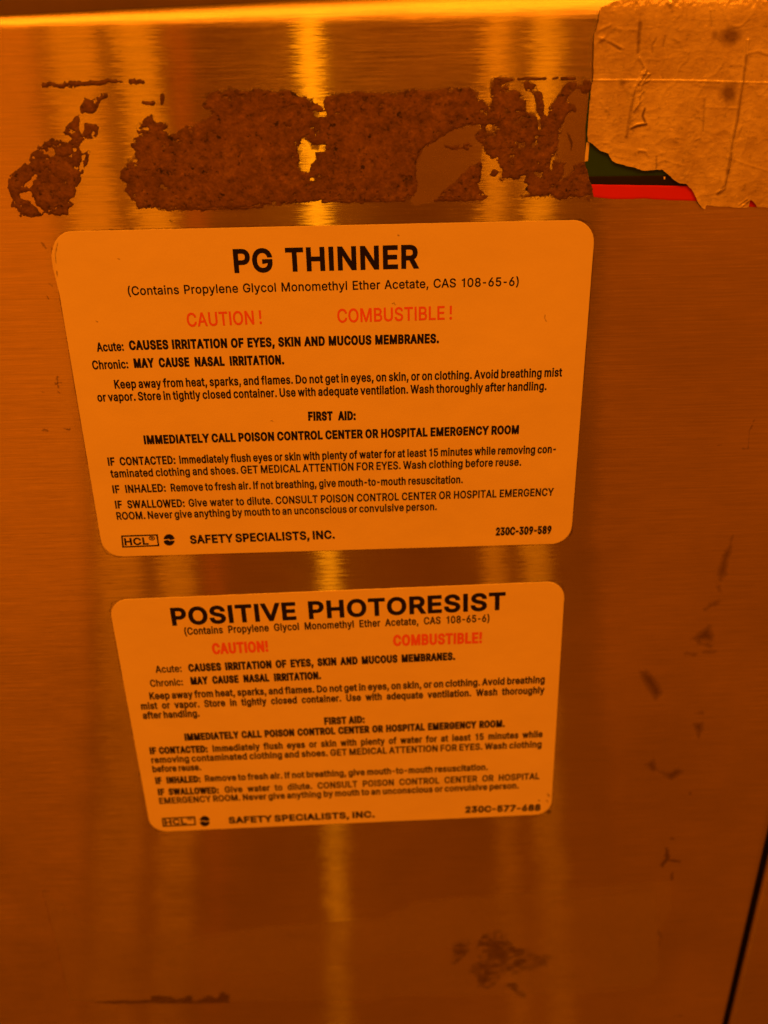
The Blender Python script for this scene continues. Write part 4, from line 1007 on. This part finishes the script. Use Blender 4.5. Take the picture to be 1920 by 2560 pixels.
def dab(px_c, rx, ry, amount):
    c = P(*px_c)
    q = np.sqrt(((x - c[0]) / rx) ** 2 + ((s - c[1]) / ry) ** 2) + .35 * fbm(x, s, 1.5, 3, 67)
    return amount * np.clip(1.5 - q, 0, 1)


o5 = lambda a, b: (1440 + a * 480 / 1659, b * 480 / 1659)
dirt = dab(o5(1330, 315), 2.4, 1.9, .75)
for t in (dab(o5(1315, 800), 2.1, 2.4, .8), dab(o5(1195, 300), .8, 1.0, .5), dab(o5(400, 715), .9, .5, .6),
          dab(o5(1180, 750), 2.6, .7, .25),
          .85 * np.clip(1.4 - line_dist(R5([(590, 940), (570, 1000), (600, 1070), (475, 1105)]), x, s) / .33 - .3 * fbm(x, s, 1, 3, 68), 0, 1),
          .6 * np.clip(1.4 - line_dist(R5([(555, 200), (545, 280), (535, 450)]), x, s) / .5 - .5 * fbm(x, s, 1.4, 3, 69), 0, 1),
          .5 * np.clip(1.3 - line_dist(R5([(500, 780), (455, 1000), (430, 1170)]), x, s) / .32 - .5 * fbm(x, s, 1.4, 3, 70), 0, 1),
          .6 * np.clip(1.3 - line_dist(R5([(1465, 480), (1440, 680), (1410, 850), (1385, 1030), (1340, 1230), (1330, 1330), (1308, 1460)]), x, s) / .34 - .4 * fbm(x, s, 1.4, 3, 71), 0, 1),
          .6 * np.clip(1.3 - line_dist(R6([(1320, 320), (1305, 430), (1280, 560), (1220, 626)]), x, s) / .34 - .4 * fbm(x, s, 1.4, 3, 72), 0, 1),
          .35 * np.clip(1.3 - line_dist(R5([(1105, 870), (1095, 1130)]), x, s) / .3 - .4 * fbm(x, s, 1.4, 3, 73), 0, 1),
          .5 * np.clip(1.3 - line_dist(R6([(690, 330), (690, 420)]), x, s) / .3 - .4 * fbm(x, s, 1.4, 3, 74), 0, 1),
          .45 * np.clip(1.2 - line_dist(R5([(820, 60), (790, 30), (830, 100)]), x, s) / .5, 0, 1),
          .35 * np.clip(1.3 - line_dist(R5([(690, 340), (655, 400), (660, 450)]), x, s) / .3, 0, 1), .35 * np.clip(1.3 - line_dist(R5([(770, 320), (750, 400)]), x, s) / .3, 0, 1),
          .30 * np.clip(1.3 - line_dist(R5([(1160, 110), (1170, 230)]), x, s) / .3, 0, 1), .30 * np.clip(1.3 - line_dist(R5([(250, 350), (380, 430)]), x, s) / .3, 0, 1),
          .28 * np.clip(fbm(x, s, 1.1, 3, 75) * 2.6 - 1.0, 0, 1)):
    dirt = np.maximum(dirt, t)
mesh_obj('tape_sheet', surf(x, s, h), faces, TAPE, tp_root, smooth=True, attrs={'dirt': dirt})
